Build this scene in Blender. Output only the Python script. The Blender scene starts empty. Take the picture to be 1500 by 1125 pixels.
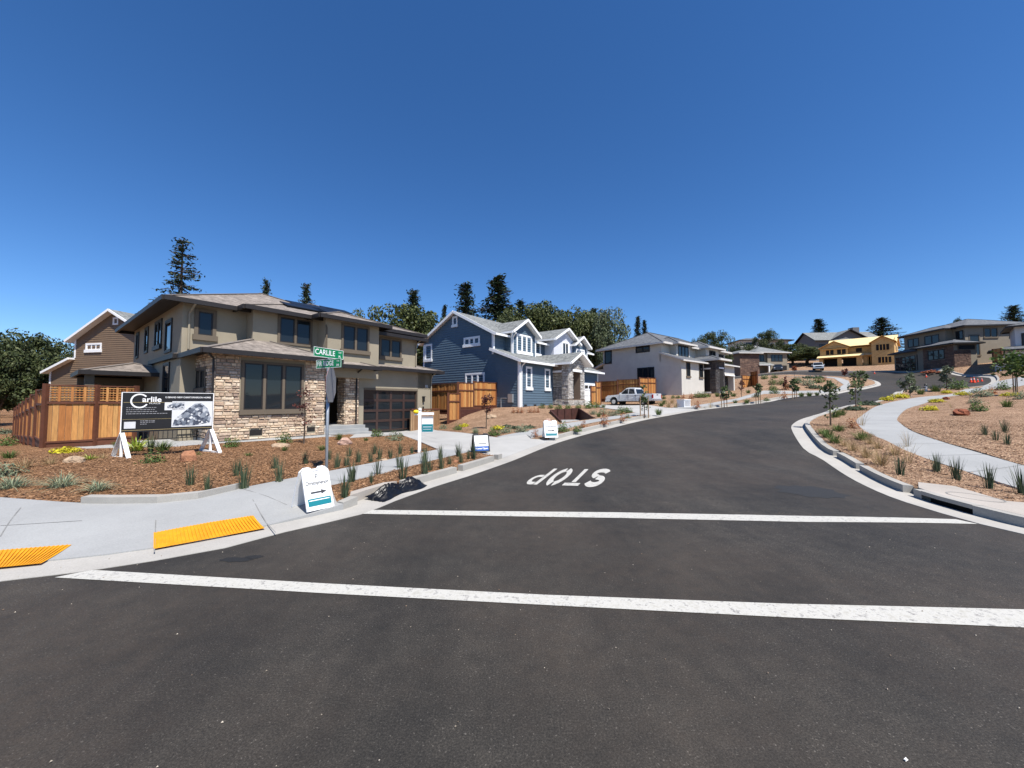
import bpy, bmesh, math, random
import numpy as np
from mathutils import Vector, Matrix
from mathutils.geometry import delaunay_2d_cdt

# ------------------------------------------------------------------ camera, sky, sun, exposure
S = bpy.context.scene
C = S.collection
F, PITCH, EYE = 563.0, math.radians(2.64), 1.65
cam = bpy.data.cameras.new("camera"); camo = bpy.data.objects.new("camera", cam); C.objects.link(camo)
camo.location = (0, 0, EYE); camo.rotation_euler = (math.pi/2 + PITCH, 0, 0)
cam.sensor_width = 36; cam.lens = 36*F/1500; cam.clip_start = .05; cam.clip_end = 4000
S.camera = camo
SUN = Vector((.38, -.50, 1)).normalized()
EL = math.asin(SUN.z); AZ = math.atan2(SUN.x, SUN.y)
w = bpy.data.worlds.new("World"); S.world = w; w.use_nodes = True
nt = w.node_tree; bgn = nt.nodes["Background"]
sky = nt.nodes.new("ShaderNodeTexSky"); sky.sky_type = 'NISHITA'; sky.sun_disc = False
sky.sun_elevation = EL; sky.sun_rotation = AZ
sky.altitude = 0; sky.air_density = .8; sky.dust_density = 0; sky.ozone_density = 5.0
hsv = nt.nodes.new("ShaderNodeHueSaturation"); hsv.inputs['Saturation'].default_value = 1.2; hsv.inputs['Hue'].default_value = .504
nt.links.new(sky.outputs[0], hsv.inputs['Color']); nt.links.new(hsv.outputs[0], bgn.inputs[0])
bgn.inputs[1].default_value = .104
sl = bpy.data.lights.new("sun", 'SUN'); sl.energy = 5.0; sl.angle = math.radians(.5); sl.color = (1, .955, .89)
slo = bpy.data.objects.new("sun", sl); C.objects.link(slo); slo.location = (0, 0, 60)
slo.rotation_euler = SUN.to_track_quat('Z', 'Y').to_euler()
S.view_settings.view_transform = 'Standard'; S.view_settings.look = 'None'; S.view_settings.exposure = .65; S.view_settings.gamma = 1
S.view_settings.use_curve_mapping = False
S.cycles.max_bounces = 6; S.cycles.transparent_max_bounces = 6

R = random.Random(7)
# ------------------------------------------------------------------ mesh helper
class MB:
    def __init__(s): s.v = []; s.f = []; s.m = []; s.uv = {}
    def face(s, pts, m=0, uv=None):
        n = len(s.v); s.v += [tuple(p) for p in pts]
        if uv: s.uv[len(s.f)] = uv
        s.f.append(tuple(range(n, n+len(pts)))); s.m.append(m)
    def hexa(s, c, m=0):            # c: 8 corners, bottom 4 then top 4
        n = len(s.v); s.v += [tuple(p) for p in c]
        for q in ((0,3,2,1),(4,5,6,7),(0,1,5,4),(1,2,6,5),(2,3,7,6),(3,0,4,7)):
            s.f.append(tuple(n+i for i in q)); s.m.append(m)
    def box(s, x0, x1, y0, y1, z0, z1, m=0):
        s.hexa([(x0,y0,z0),(x1,y0,z0),(x1,y1,z0),(x0,y1,z0),(x0,y0,z1),(x1,y0,z1),(x1,y1,z1),(x0,y1,z1)], m)
    def bar(s, p, q, w, t, m=0, up=(0,0,1)):   # box beam between two points, w across, t along up
        p = Vector(p); q = Vector(q); d = (q-p).normalized(); u = Vector(up)
        if abs(d.dot(u)) > .98: u = Vector((0,1,0))
        a = d.cross(u).normalized()*w/2; b = a.cross(d).normalized()*t/2
        s.hexa([p-a-b, p+a-b, q+a-b, q-a-b, p-a+b, p+a+b, q+a+b, q-a+b], m)
    def prism(s, poly, z0, z1, m=0):
        n = len(s.v); k = len(poly)
        s.v += [(x,y,z0) for x,y in poly] + [(x,y,z1) for x,y in poly]
        s.f.append(tuple(n+i for i in range(k-1,-1,-1))); s.m.append(m)
        s.f.append(tuple(n+k+i for i in range(k))); s.m.append(m)
        for i in range(k):
            j = (i+1) % k; s.f.append((n+i, n+j, n+k+j, n+k+i)); s.m.append(m)
    def tube(s, pts, rad, n=8, m=0, caps=True):
        pts = [Vector(p) for p in pts]
        if not hasattr(rad, '__len__'): rad = [rad]*len(pts)
        base = len(s.v); K = len(pts)
        for i, p in enumerate(pts):
            d = (pts[min(i+1,K-1)] - pts[max(i-1,0)]).normalized()
            a = d.orthogonal().normalized() if i == 0 else (a - d*a.dot(d)).normalized()
            b = d.cross(a)
            for k in range(n):
                t = 2*math.pi*k/n; s.v.append(tuple(p + (a*math.cos(t)+b*math.sin(t))*rad[i]))
        for i in range(K-1):
            for k in range(n):
                k2 = (k+1) % n
                s.f.append((base+i*n+k, base+i*n+k2, base+(i+1)*n+k2, base+(i+1)*n+k)); s.m.append(m)
        if caps:
            s.f.append(tuple(base+k for k in range(n-1,-1,-1))); s.m.append(m)
            s.f.append(tuple(base+(K-1)*n+k for k in range(n))); s.m.append(m)
    def blob(s, c, r, seg=10, rings=7, amp=.2, rnd=None, m=0, zmin=None):
        rnd = rnd or R; base = len(s.v); c = Vector(c)
        for i in range(rings+1):
            for k in range(seg):
                th = math.pi*i/rings; ph = 2*math.pi*k/seg
                q = 1 + (rnd.random()-.5)*2*amp if 0 < i < rings else 1
                p = Vector((math.sin(th)*math.cos(ph)*r[0], math.sin(th)*math.sin(ph)*r[1], math.cos(th)*r[2]))*q + c
                if zmin is not None: p.z = max(p.z, zmin)
                s.v.append(tuple(p))
        for i in range(rings):
            for k in range(seg):
                k2 = (k+1) % seg
                s.f.append((base+i*seg+k, base+(i+1)*seg+k, base+(i+1)*seg+k2, base+i*seg+k2)); s.m.append(m)
    def split(s):
        par = list(range(len(s.v)))
        def fd(i):
            while par[i] != i: par[i] = par[par[i]]; i = par[i]
            return i
        for f in s.f:
            for i in f[1:]: par[fd(i)] = fd(f[0])
        out = {}
        for k, f in enumerate(s.f):
            q = out.setdefault(fd(f[0]), (MB(), {})); mb, mp = q
            for i in f:
                if i not in mp: mp[i] = len(mb.v); mb.v.append(s.v[i])
            if k in s.uv: mb.uv[len(mb.f)] = s.uv[k]
            mb.f.append(tuple(mp[i] for i in f)); mb.m.append(s.m[k])
        return [q[0] for q in out.values()]
    def mesh(s, name, mats, smooth=False, fix=False):
        me = bpy.data.meshes.new(name); me.from_pydata(s.v, [], s.f)
        for mt in (mats if isinstance(mats, (list, tuple)) else [mats]): me.materials.append(mt)
        if any(s.m): me.polygons.foreach_set('material_index', s.m)
        if s.uv:
            uvl = me.uv_layers.new(name='UVMap')
            for fi, uv in s.uv.items():
                for li, c in zip(me.polygons[fi].loop_indices, uv): uvl.data[li].uv = c
        if smooth: me.polygons.foreach_set('use_smooth', [True]*len(me.polygons))
        if fix:
            bm = bmesh.new(); bm.from_mesh(me); bmesh.ops.remove_doubles(bm, verts=bm.verts, dist=1e-5)
            bmesh.ops.recalc_face_normals(bm, faces=bm.faces); bm.to_mesh(me); bm.free()
        me.update(); return me
    def build(s, name, mats, parent=None, smooth=False, fix=False, loc=None, rz=0):
        return obj(name, s.mesh(name, mats, smooth, fix), parent, loc, rz)

def obj(name, me, parent=None, loc=None, rz=0):
    o = bpy.data.objects.new(name, me); C.objects.link(o)
    if parent: o.parent = parent
    if loc: o.location = loc
    if rz: o.rotation_euler.z = rz
    return o
def tag(o, label, cat, group=None):
    o['label'] = label; o['category'] = cat
    if group: o['group'] = group
    return o
def thing(name, label, cat, loc=(0,0,0), rz=0, group=None):
    o = bpy.data.objects.new(name, None); C.objects.link(o); o.location = loc; o.rotation_euler.z = rz
    o.empty_display_size = .2
    return tag(o, label, cat, group)
def dup(o, parent=None):
    c = o.copy(); C.objects.link(c)
    if parent: c.parent = parent
    for ch in list(o.children): dup(ch, c)
    return c
def ordn(i):
    W = ['first','second','third','fourth','fifth','sixth','seventh','eighth','ninth','tenth','eleventh','twelfth','thirteenth','fourteenth','fifteenth','sixteenth','seventeenth','eighteenth','nineteenth','twentieth']
    return W[i] if i < 20 else 'twenty-'+W[i-20]

# ------------------------------------------------------------------ materials
def srgb(r, g, b):
    f = lambda c: (c/255/12.92) if c/255 <= .04045 else ((c/255+.055)/1.055)**2.4
    return (f(r), f(g), f(b), 1)
def newmat(name):
    m = bpy.data.materials.new(name); m.use_nodes = True
    return m, m.node_tree, m.node_tree.nodes['Principled BSDF']
def N(nt, t, **kw):
    n = nt.nodes.new(t)
    for k, v in kw.items():
        if k in n.inputs: n.inputs[k].default_value = v
        else: setattr(n, k, v)
    return n
def ramp(nt, fac, stops):
    r = nt.nodes.new('ShaderNodeValToRGB'); e = r.color_ramp.elements
    while len(e) < len(stops): e.new(.5)
    for el, (p, c) in zip(e, stops): el.position = p; el.color = tuple(c[:3])+(1,)
    nt.links.new(fac, r.inputs[0]); return r.outputs[0]
def mix(nt, fac, a, b, mode='MIX'):
    n = nt.nodes.new('ShaderNodeMix'); n.data_type = 'RGBA'; n.blend_type = mode
    for s, v in ((0, fac), (6, a), (7, b)):
        if isinstance(v, bpy.types.NodeSocket): nt.links.new(v, n.inputs[s])
        elif s == 0: n.inputs[0].default_value = v
        else: n.inputs[s].default_value = tuple(v[:3])+(1,)
    return n.outputs[2]
def coords(nt, kind='Object', scale=(1,1,1)):
    tc = nt.nodes.new('ShaderNodeTexCoord'); mp = nt.nodes.new('ShaderNodeMapping'); mp.inputs['Scale'].default_value = scale
    nt.links.new(tc.outputs[kind], mp.inputs[0]); return mp.outputs[0]
def noise(nt, vec, scale, detail=4, rough=.6):
    n = N(nt, 'ShaderNodeTexNoise', Scale=scale, Detail=detail, Roughness=rough); nt.links.new(vec, n.inputs['Vector']); return n.outputs['Fac']
def bump(nt, b, h, strength=.3, dist=.02):
    n = N(nt, 'ShaderNodeBump', Strength=strength, Distance=dist); nt.links.new(h, n.inputs['Height']); nt.links.new(n.outputs[0], b.inputs['Normal'])
def plain(name, col, rough=.6, var=.18, scale=3, bs=.0, bscale=60, metal=0, spec=.4, dist=.01):
    """one colour with broad and fine natural variation"""
    m, nt, b = newmat(name); v = coords(nt)
    f = noise(nt, v, scale, 5)
    lo = tuple(c*(1-var) for c in col[:3]); hi = tuple(min(1, c*(1+var)) for c in col[:3])
    nt.links.new(ramp(nt, f, [(.3, lo), (.7, hi)]), b.inputs['Base Color'])
    b.inputs['Roughness'].default_value = rough; b.inputs['Metallic'].default_value = metal; b.inputs['Specular IOR Level'].default_value = spec
    if bs: bump(nt, b, noise(nt, v, bscale, 3), bs, dist)
    return m
def island(name, cols, rough=.8, grain=None, bs=0, trans=0, spec=.3, nscale=8):
    """colour picked at random for each separate piece (board, stone, leaf)"""
    m, nt, b = newmat(name); g = nt.nodes.new('ShaderNodeNewGeometry')
    k = len(cols); c = ramp(nt, g.outputs['Random Per Island'], [((i+.5)/k, cc) for i, cc in enumerate(cols)])
    v = coords(nt, 'Object', grain or (1,1,1)); f = noise(nt, v, nscale, 5)
    c = mix(nt, 1, c, ramp(nt, f, [(.25, (.62,.62,.62)), (.75, (1.25,1.25,1.25))]), 'MULTIPLY')
    nt.links.new(c, b.inputs['Base Color']); b.inputs['Roughness'].default_value = rough; b.inputs['Specular IOR Level'].default_value = spec
    if bs: bump(nt, b, f, bs, .02)
    if trans:
        t = nt.nodes.new('ShaderNodeBsdfTranslucent'); nt.links.new(c, t.inputs[0]); ms = nt.nodes.new('ShaderNodeMixShader')
        ms.inputs[0].default_value = trans; out = nt.nodes['Material Output']
        nt.links.new(b.outputs[0], ms.inputs[1]); nt.links.new(t.outputs[0], ms.inputs[2]); nt.links.new(ms.outputs[0], out.inputs[0])
    return m
def shingle(name, c1, c2, c3):
    m, nt, b = newmat(name); v = coords(nt, 'UV')
    br = N(nt, 'ShaderNodeTexBrick', Scale=1.0); br.inputs['Brick Width'].default_value = .42; br.inputs['Row Height'].default_value = .145
    br.inputs['Mortar Size'].default_value = .012; br.inputs['Color1'].default_value = c1; br.inputs['Color2'].default_value = c2
    br.inputs['Mortar'].default_value = tuple(c*.45 for c in c1[:3])+(1,); nt.links.new(v, br.inputs['Vector'])
    f = noise(nt, v, 3.2, 6, .7); c = mix(nt, ramp(nt, f, [(.4,(0,0,0)),(.65,(1,1,1))]), br.outputs['Color'], c3)
    f2 = noise(nt, v, .5, 3); c = mix(nt, 1, c, ramp(nt, f2, [(.3,(.82,.82,.82)),(.7,(1.12,1.12,1.12))]), 'MULTIPLY')
    nt.links.new(c, b.inputs['Base Color']); b.inputs['Roughness'].default_value = .9
    bump(nt, b, br.outputs['Fac'], -.35, .02); return m
def stucco(name, col):
    return plain(name, col, .9, .07, 1.2, .35, 70, dist=.008)

M = {}
M['glass'] = newmat('window_glass')[0]; b = M['glass'].node_tree.nodes['Principled BSDF']
b.inputs['Base Color'].default_value = (.012,.016,.02,1); b.inputs['Roughness'].default_value = .03; b.inputs['IOR'].default_value = 1.5; b.inputs['Specular IOR Level'].default_value = .38
M['white'] = plain('white_paint', (.78,.78,.77), .5, .04, 4)
M['offwhite'] = plain('weathered_white_paint', (.68,.67,.64), .6, .10, 3)
M['black_metal'] = plain('black_metal', (.012,.012,.013), .45, .2)
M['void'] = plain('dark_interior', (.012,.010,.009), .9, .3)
M['bronze'] = plain('dark_bronze_trim', (.016,.013,.012), .5, .15)
M['galv'] = plain('galvanised_steel', (.36,.38,.40), .45, .12, 9, .1, 40, .55)
M['sign_back'] = plain('bare_aluminium', (.25,.26,.27), .5, .12, 5, 0, 40, .45)
M['concrete'] = plain('concrete', (.34,.335,.32), .9, .08, 1.3, .25, 90, dist=.004)
M['step'] = plain('grey_step_concrete', (.27,.275,.27), .9, .12, 2, .2, 60)
M['redwood'] = island('redwood_boards', [srgb(136,86,46), srgb(186,134,76), srgb(166,108,58), srgb(198,150,90), srgb(112,66,36), srgb(188,138,80), srgb(160,104,56)], .75, (14,14,1.2), .15, nscale=2.5)
M['redwood_trim'] = plain('redwood_rails', srgb(88,50,32), .75, .2, 5)
M['old_wood'] = island('weathered_boards', [srgb(150,118,86), srgb(124,92,64), srgb(168,138,104), srgb(136,104,74)], .85, (14,14,1.2), .15, nscale=2.5)
M['dark_timber'] = plain('dark_stained_timber', srgb(66,34,26), .7, .3, 5)
M['rubber'] = plain('tyre_rubber', (.018,.018,.018), .85, .2)
M['trunk'] = plain('bark', (.085,.062,.045), .95, .3, 12, .6, 25)
M['stake'] = plain('tree_stake_wood', (.26,.17,.10), .9, .2, 6)
# ------------------------------------------------------------------ terrain: a smooth surface through surveyed levels
cP, sP = math.cos(PITCH), math.sin(PITCH)
def sight(px, py):
    xc = (px-750)/F; yc = (562.5-py)/F
    return (xc, cP - yc*sP, sP + yc*cP)
def atY(px, py, Y):
    d = sight(px, py); t = Y/d[1]; return (d[0]*t, Y, EYE + d[2]*t)
nodes = []
def nd(px, py, Y, off=0):
    x, y, z = atY(px, py, Y); nodes.append((x, y, z-off))
def nw(x, y, z): nodes.append((x, y, z))
for x in (-30,-14,-4,4,14,30):
    nw(x, -3, 0); nw(x, -14, 0)
for x in (-12,-6,-2,2,6): nw(x, 3.2, 0)
for x in (-10,-5,-1.5,2,5.5): nw(x, 6, 0)
nw(-4,8.4,0); nw(-9.5,10,0); nw(-15.4,12.7,.02); nw(-12,14.3,.02); nw(-8.8,18.5,.0); nw(-5.2,24.5,-.12); nw(-6,20,-.08); nw(-3,11.5,0)
nw(-20,8,-.2); nw(-30,6,-.5)
nd(14,640,26,.1); nw(-28,28,-.9); nw(-45,20,-1.2); nw(-40,40,-1); nw(-20,35,-.3); nw(-10,45,.2); nw(-15,70,1); nw(-60,70,0)
nw(2,9.2,.02); nw(6.5,8.6,.05)
# left kerb
for a in ((685,698,8.5),(740,679,10.2),(790,661.5,12.2),(819,648,14),(900,626,18),(980,608.7,22.5),(1050,598,28),(1110,591,32),(1180,580,38),(1222,577.8,42),(1267,570.6,47),(1290,564,53),(1272,556,59),(1240,552.6,66),(1204,551,71),(1150,549,78)): nd(*a)
# right kerb
for a in ((1326.7,736,6.28),(1265,710.7,7.5),(1206.7,674.7,10.06),(1177,657,11.4),(1160,628,14.6),(1177,613,18),(1206.7,604,20.8),(1231,596.7,22.6),(1292,585,26.5),(1340,572,31),(1425,567,36.5),(1449,561,41),(1445,555.5,48),(1394,550,56),(1339,546.6,63),(1280,544,71),(1180,543.2,81)): nd(*a)
# lots
nd(761,596,26.8,.12); nd(727,598,27.5,.12); nd(700,600,26,.12); nd(700,625,19,.12); nd(760,620,19,.12); nd(780,607,23.5,.12); nd(728,640,16.2,.12); nd(640,630,23.2,.12)
nd(868,593,35.5,.12); nd(925,596,36.5,.12); nd(960,582,38.5,.12); nd(999,578,39,.12); nd(1035,576,43,.12); nd(1100,570,48,.12)
nd(1010,592,29.5,.12); nd(975,590,34,.12); nd(1085,578,39,.12); nd(1130,560,52,.12); nd(1180,552.5,62,.12)
nd(1110,548,98); nd(1180,541,90); nd(1240,543,84); nd(1296,540,80); nd(1386,537.5,58); nd(1455,531,58); nd(1330,543,72); nd(1420,541,56); nd(1470,543,47)
# right bank
nd(1500,716,7.6,.12); nd(1420,658.7,9.6,.12); nd(1366,642.7,11,.12); nd(1332,629,13,.12); nd(1313,614,16.5,.12); nd(1340,594.7,21,.12); nd(1406,578.7,27,.12); nd(1457,568,33,.12)
nd(1480,625,12,.12); nd(1475,597,17,.12); nd(1495,578,22,.12); nd(1440,585,22,.12); nd(1270,602,19,.12)
nw(20,9,.5); nw(28,14,1.4); nw(45,22,3.2); nw(60,34,5); nw(80,50,7.6); nw(35,-5,.6)
for x, y, z in ((90,70,10),(110,95,12),(60,110,10),(85,120,14),(100,145,17),(120,60,9),(150,150,18),(30,60,2.2),(10,65,1.8),(30,90,4),(0,100,3),(-50,110,1),(40,140,8),(0,160,5),(60,75,6.9),(160,60,9),(50,55,4.6)): nw(x,y,z)
P = np.array(nodes, float)
def _phi(r2): return np.where(r2 > 1e-9, .5*r2*np.log(np.maximum(r2, 1e-9)), 0)
n_ = len(P); K = _phi(((P[:,None,:2]-P[None,:,:2])**2).sum(-1)) + np.eye(n_)*6.0
A_ = np.zeros((n_+3, n_+3)); A_[:n_,:n_] = K; A_[:n_,n_] = 1; A_[:n_,n_+1:] = P[:,:2]; A_[n_,:n_] = 1; A_[n_+1:,:n_] = P[:,:2].T
W_ = np.linalg.solve(A_, np.concatenate([P[:,2], np.zeros(3)]))
def TA(xy):
    xy = np.asarray(xy, float).reshape(-1, 2).copy()
    d = np.hypot(xy[:,0]-20, xy[:,1]-40); k = np.where(d > 130, 130/np.maximum(d, 1), 1)
    q = np.stack([(xy[:,0]-20)*k+20, (xy[:,1]-40)*k+40], 1); out = np.empty(len(q))
    for i in range(0, len(q), 4000):
        c = q[i:i+4000]; out[i:i+4000] = _phi(((c[:,None]-P[None,:,:2])**2).sum(-1))@W_[:n_] + W_[n_] + c@W_[n_+1:]
    return out
def T(x, y): return float(TA([(x, y)])[0])
YS = 1.8*np.power(220/1.8, np.linspace(0, 1, 900))
def gp(px, py, off=.13):
    """point of the ground (raised by off) that a line of sight meets first"""
    d = sight(px, py); t = YS/d[1]; X = d[0]*t; Z = EYE+d[2]*t
    g = Z - TA(np.stack([X, YS], 1)) - off
    i = int(np.argmax(g <= 0)) if (g <= 0).any() else int(np.argmin(np.abs(g)))
    if 0 < i and g[i] <= 0:
        k = g[i-1]/(g[i-1]-g[i]+1e-12); y = YS[i-1]+(YS[i]-YS[i-1])*k
    else: y = YS[i]
    x = d[0]*y/d[1]; return (x, y)
def gps(L, off=.13): return [gp(a, b, off) for a, b in L]
def smooth(pts, step=.4, closed=False):
    """Catmull-Rom through pts, resampled about every step metres"""
    p = [np.array(q, float) for q in pts]; out = []; k = len(p)
    for i in range(k if closed else k-1):
        p0 = p[(i-1) % k] if closed or i else 2*p[0]-p[1]; p1 = p[i]; p2 = p[(i+1) % k]
        p3 = p[(i+2) % k] if closed or i+2 < k else 2*p[-1]-p[-2]
        L = np.linalg.norm(p2-p1); st = step*max(1, math.hypot(*p1)/22); m = max(1, int(L/st))
        for j in range(m):
            t = j/m; out.append(tuple(.5*((2*p1)+(-p0+p2)*t+(2*p0-5*p1+4*p2-p3)*t*t+(-p0+3*p1-3*p2+p3)*t**3)))
    if not closed: out.append(tuple(p[-1]))
    return out
def offset(poly, d):      # closed loop, positive = to the left of travel
    q = np.array(poly); nx = np.roll(q, -1, 0); pv = np.roll(q, 1, 0); t = nx-pv; t /= np.linalg.norm(t, axis=1)[:,None]+1e-9
    return [tuple(v) for v in q + np.stack([-t[:,1], t[:,0]], 1)*d]
def pip(pts, poly):
    x, y = pts[:,0], pts[:,1]; q = np.array(poly); r = np.zeros(len(pts), bool); j = len(q)-1
    for i in range(len(q)):
        xi, yi = q[i]; xj, yj = q[j]
        if yi != yj:
            c = ((yi > y) != (yj > y)) & (x < (xj-xi)*(y-yi)/(yj-yi)+xi); r ^= c
        j = i
    return r
def distline(pts, line):
    q = np.array(line); d = np.full(len(pts), 1e9)
    for a, b in zip(q[:-1], q[1:]):
        ab = b-a; t = np.clip(((pts-a)@ab)/(ab@ab+1e-12), 0, 1); d = np.minimum(d, np.hypot(*(pts-(a+t[:,None]*ab)).T))
    return d

LEFT = [(-60,-3.5),(-30,-1.2),(-18,.4),(-11,1.9),(-7.6,2.75)] + gps([(0,852),(120,838),(225,822),(330,803),(416,780),(529,753.6),(579,734),(640,712),(685,698),(740,679),(819,648),(900,626),(980,608.7),(1060,596.7),(1132,587.7),(1222,577.8)], 0)
NOSE = [atY(1267,570.6,47)[:2], atY(1290,564,52)[:2], atY(1283,559,57)[:2], atY(1262,555,62)[:2], atY(1240,552.6,66)[:2], atY(1204,551,71)[:2], atY(1150,549,78)[:2], (40,88)]
FARS = [(46,98), atY(1180,543.2,81)[:2], atY(1280,544,71)[:2], atY(1339,546.6,63)[:2], atY(1394,550,56)[:2], atY(1440,554.5,49)[:2], atY(1452,558.5,43.5)[:2], atY(1443,564,38.5)[:2], atY(1425,567,36)[:2]]
RIGHT = gps([(1340,572),(1292,585),(1231,596.7),(1204,605),(1177,613),(1162,621),(1160,630),(1177,657),(1206.7,674.7),(1265,710.7),(1326.7,736),(1436,768),(1500,783)], 0) + [(8.2,3.95),(12,2.4),(20,.9),(60,-1)]
LEFTS = smooth(LEFT+NOSE, .4); RIGHTS = smooth(FARS+RIGHT, .4)
ROAD = LEFTS + RIGHTS + [(60,-30),(-60,-30)]
GUT = offset(ROAD, .43); KRB = offset(ROAD, .58)
GLINE = GUT[:len(LEFTS)]
iL = [min(range(len(LEFTS)), key=lambda i: math.dist(LEFTS[i], gp(a, b, 0))) for a, b in ((404,784),(500,762))]

SWL = smooth(gps([(735,645),(690,653),(644,659),(548,679),(470,694),(380,711.6),(340,720),(300,730),(230,739),(130,740),(0,731)], .10), .5) + [(-12,5.2),(-20,3.6),(-60,1)]
SWO = gps([(735,653),(690,660.5),(640,673),(548,696),(484,711)])
KB = KRB[:len(LEFTS)]
kA = min(range(len(KB)), key=lambda i: math.dist(KB[i], gp(503,736,.13)))
SW1 = SWL[::-1][0:1] and (SWO + [gp(492,730)] + [KB[kA]] + [GUT[i] for i in range(kA, -1, -1)] + SWL[::-1])
CORNER_CUT = [GUT[i] for i in range(iL[0], -1, -1)] + [offset(ROAD, .75)[i] for i in range(0, iL[0]+1)]
def near(px, py, off, L): 
    q = gp(px, py, off); return min(range(len(L)), key=lambda i: math.dist(L[i], q))
g1, g2 = near(741,672,.02,GLINE), near(816,645,.02,GLINE)
DRV1 = gps([(512,641),(528,633),(600,630),(634,629),(641,630.5),(700,636.5),(728,640.5),(771,636),(778,641)]) + [GLINE[i] for i in range(g2, g1-1, -1)] + gps([(727,666),(690,661),(640,657),(612,645),(586,636)])
SW2 = gps([(728,639.5),(771,631),(800,625.5),(830,619.5),(880,612.5),(935,603.6),(958,600.5),(958,604),(937,607.6),(880,616.5),(850,622),(815,630.5),(776,641.5)])
g3, g4 = near(962,611,.02,GLINE), near(1030,599.5,.02,GLINE)
DRV2 = gps([(846,592.5),(880,592),(930,593.5),(965,595.5),(985,597.5),(1015,597)]) + [GLINE[i] for i in range(g4, g3-1, -1)] + gps([(940,605.5),(905,600),(868,595)])
SW3 = gps([(985,597),(1013,594.5),(1040,590.5),(1080,583.5),(1119,572),(1160,572.5),(1200,572),(1228,568)]) + [atY(1236,563,51)[:2], atY(1222,555.5,58)[:2], atY(1195,551.9,66)[:2], (49,75),(46,73)] + [atY(1185,552.5,63)[:2]][:0] + [atY(1204,550.6,69)[:2], atY(1229,553.5,60)[:2], atY(1243,558.5,55)[:2], atY(1246,565.5,50)[:2]] + gps([(1240,571.8),(1216,575.8),(1186,576.5),(1119,577),(1080,587),(1040,594),(1013,598),(985,601)])
SW3 = SW3[:11] + [(51.5,74)] + SW3[13:]
SWR = smooth(gps([(1500,717),(1433,696),(1366.7,674.7),(1326.7,661),(1286.7,642.7),(1262,628),(1255,615),(1270,603),(1297,591),(1340,582.7),(1402,574.6),(1440,566)]), .5) + [atY(1454,559.5,40)[:2], (54,41), (56,38.5)] + smooth(gps([(1500,564),(1457,568.5),(1428,574.3),(1406,578.7),(1366,586.7),(1340,594.7),(1321,604),(1314,615),(1332,629),(1366.7,642.7),(1420,658.7),(1500,682)]), .5) + [(12,7.3),(20,5.5),(60,3.2),(60,1.2),(20,3.4),(12,5.0),(9.2,6.1)]
KR = [tuple(q) for q in KRB[len(LEFTS):len(LEFTS)+len(RIGHTS)]]; GR = GUT[len(LEFTS):len(LEFTS)+len(RIGHTS)]
r1, r2 = near(1329,713,.14,KR), near(1500,752,.14,KR)
SLAB = [KR[i] for i in range(r1, min(r2+6, len(KR)))] + [(9.2,5.2)] + gps([(1500,737),(1473,734.7),(1399,713),(1345,707)])
hole_a, hole_b = near(1334,722,.1,GR), near(1388,744,.1,GR)
HOLE = [GR[i] for i in range(hole_a, hole_b+1)] + [tuple((np.array(KR[i])*.85+np.array(GR[i])*.15)) for i in range(hole_b, hole_a-1, -1)]
def notch(px, py, L, LK, r=.13):
    i = near(px, py, .07, L); a = np.array(L[i]); b = np.array(LK[i]); d = (b-a)/np.linalg.norm(b-a); t = np.array([d[1], -d[0]])*r
    return [tuple(a-t-d*.02), tuple(a+t-d*.02), tuple(b+t+d*.02), tuple(b-t+d*.02)]
NOTCH = [notch(679,689,GLINE,KB), notch(722,672,GLINE,KB), notch(1221,667,GR,KR,.10), notch(1258,686,GR,KR,.11), notch(1314,714,GR,KR,.16)]
i5, i6 = near(560,733,.08,GLINE), near(617,715,.08,GLINE)
NOTCH.append([GLINE[i] for i in range(i5, i6+1)] + [KB[i] for i in range(i6, i5-1, -1)])
BASIN = gps([(516,722),(560,718.5),(591,707),(612,703),(580,705),(562,707)])
BASIN = [KB[i] for i in range(i5, i6+1)] + gps([(600,703.5),(562,707.5),(514,721)])
LAND = gps([(822,619.5),(874,613.5)], .1) + gps([(848,603),(806,605.5)], .05)
H1O, H1U = np.array((-11.376, 14.7)), np.array((440,563))/math.hypot(440,563); H1V = np.array((-H1U[1], H1U[0]))
def h1(x, y): return tuple(H1O + H1U*x + H1V*y)
GRAVEL = [h1(-3.4,1.6), h1(-3.2,.5), h1(-1.2,-1.0), h1(4.4,-1.25), h1(4.4,.3), h1(.2,.3), h1(.2,6), h1(-4,6)]
lw = smooth(gps([(118,738.5),(160,739),(230,738),(290,731.5),(345,718.5)], .12), .4); lw2 = [tuple(v) for v in lw]
LW = lw + [tuple(np.array(p)+np.array((-.02,.16))) for p in reversed(lw)]

loops = [ROAD, GUT, KRB, SW1, DRV1, SW2, DRV2, SW3, SWR, SLAB, HOLE, BASIN, LAND, GRAVEL, LW] + NOTCH
vs, es = [], []
for L in loops:
    n0 = len(vs); vs += [Vector((float(a), float(b))) for a, b in L]; es += [(n0+i, n0+(i+1) % len(L)) for i in range(len(L))]
rg = np.random.RandomState(3)
def grid(x0, x1, y0, y1, st, hole=None):
    g = np.stack(np.meshgrid(np.arange(x0, x1, st), np.arange(y0, y1, st)), -1).reshape(-1, 2)
    g = g + (rg.rand(*g.shape)-.5)*st*.5
    if hole: g = g[~((g[:,0] > hole[0]) & (g[:,0] < hole[1]) & (g[:,1] > hole[2]) & (g[:,1] < hole[3]))]
    return g
G = [grid(-16,16,1.5,20,.33), grid(-26,36,-3,44,.8,(-16,16,1.5,20)), grid(-60,110,-12,110,2.2,(-26,36,-3,44)), grid(-160,220,-80,240,10,(-60,110,-12,110)), grid(-1400,1400,-600,1800,130,(-160,220,-80,240))]
vs += [Vector((float(a), float(b))) for a, b in np.concatenate(G)]
V2, _, TR, _, _, _ = delaunay_2d_cdt(vs, es, [], 0, 1e-4)
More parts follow.
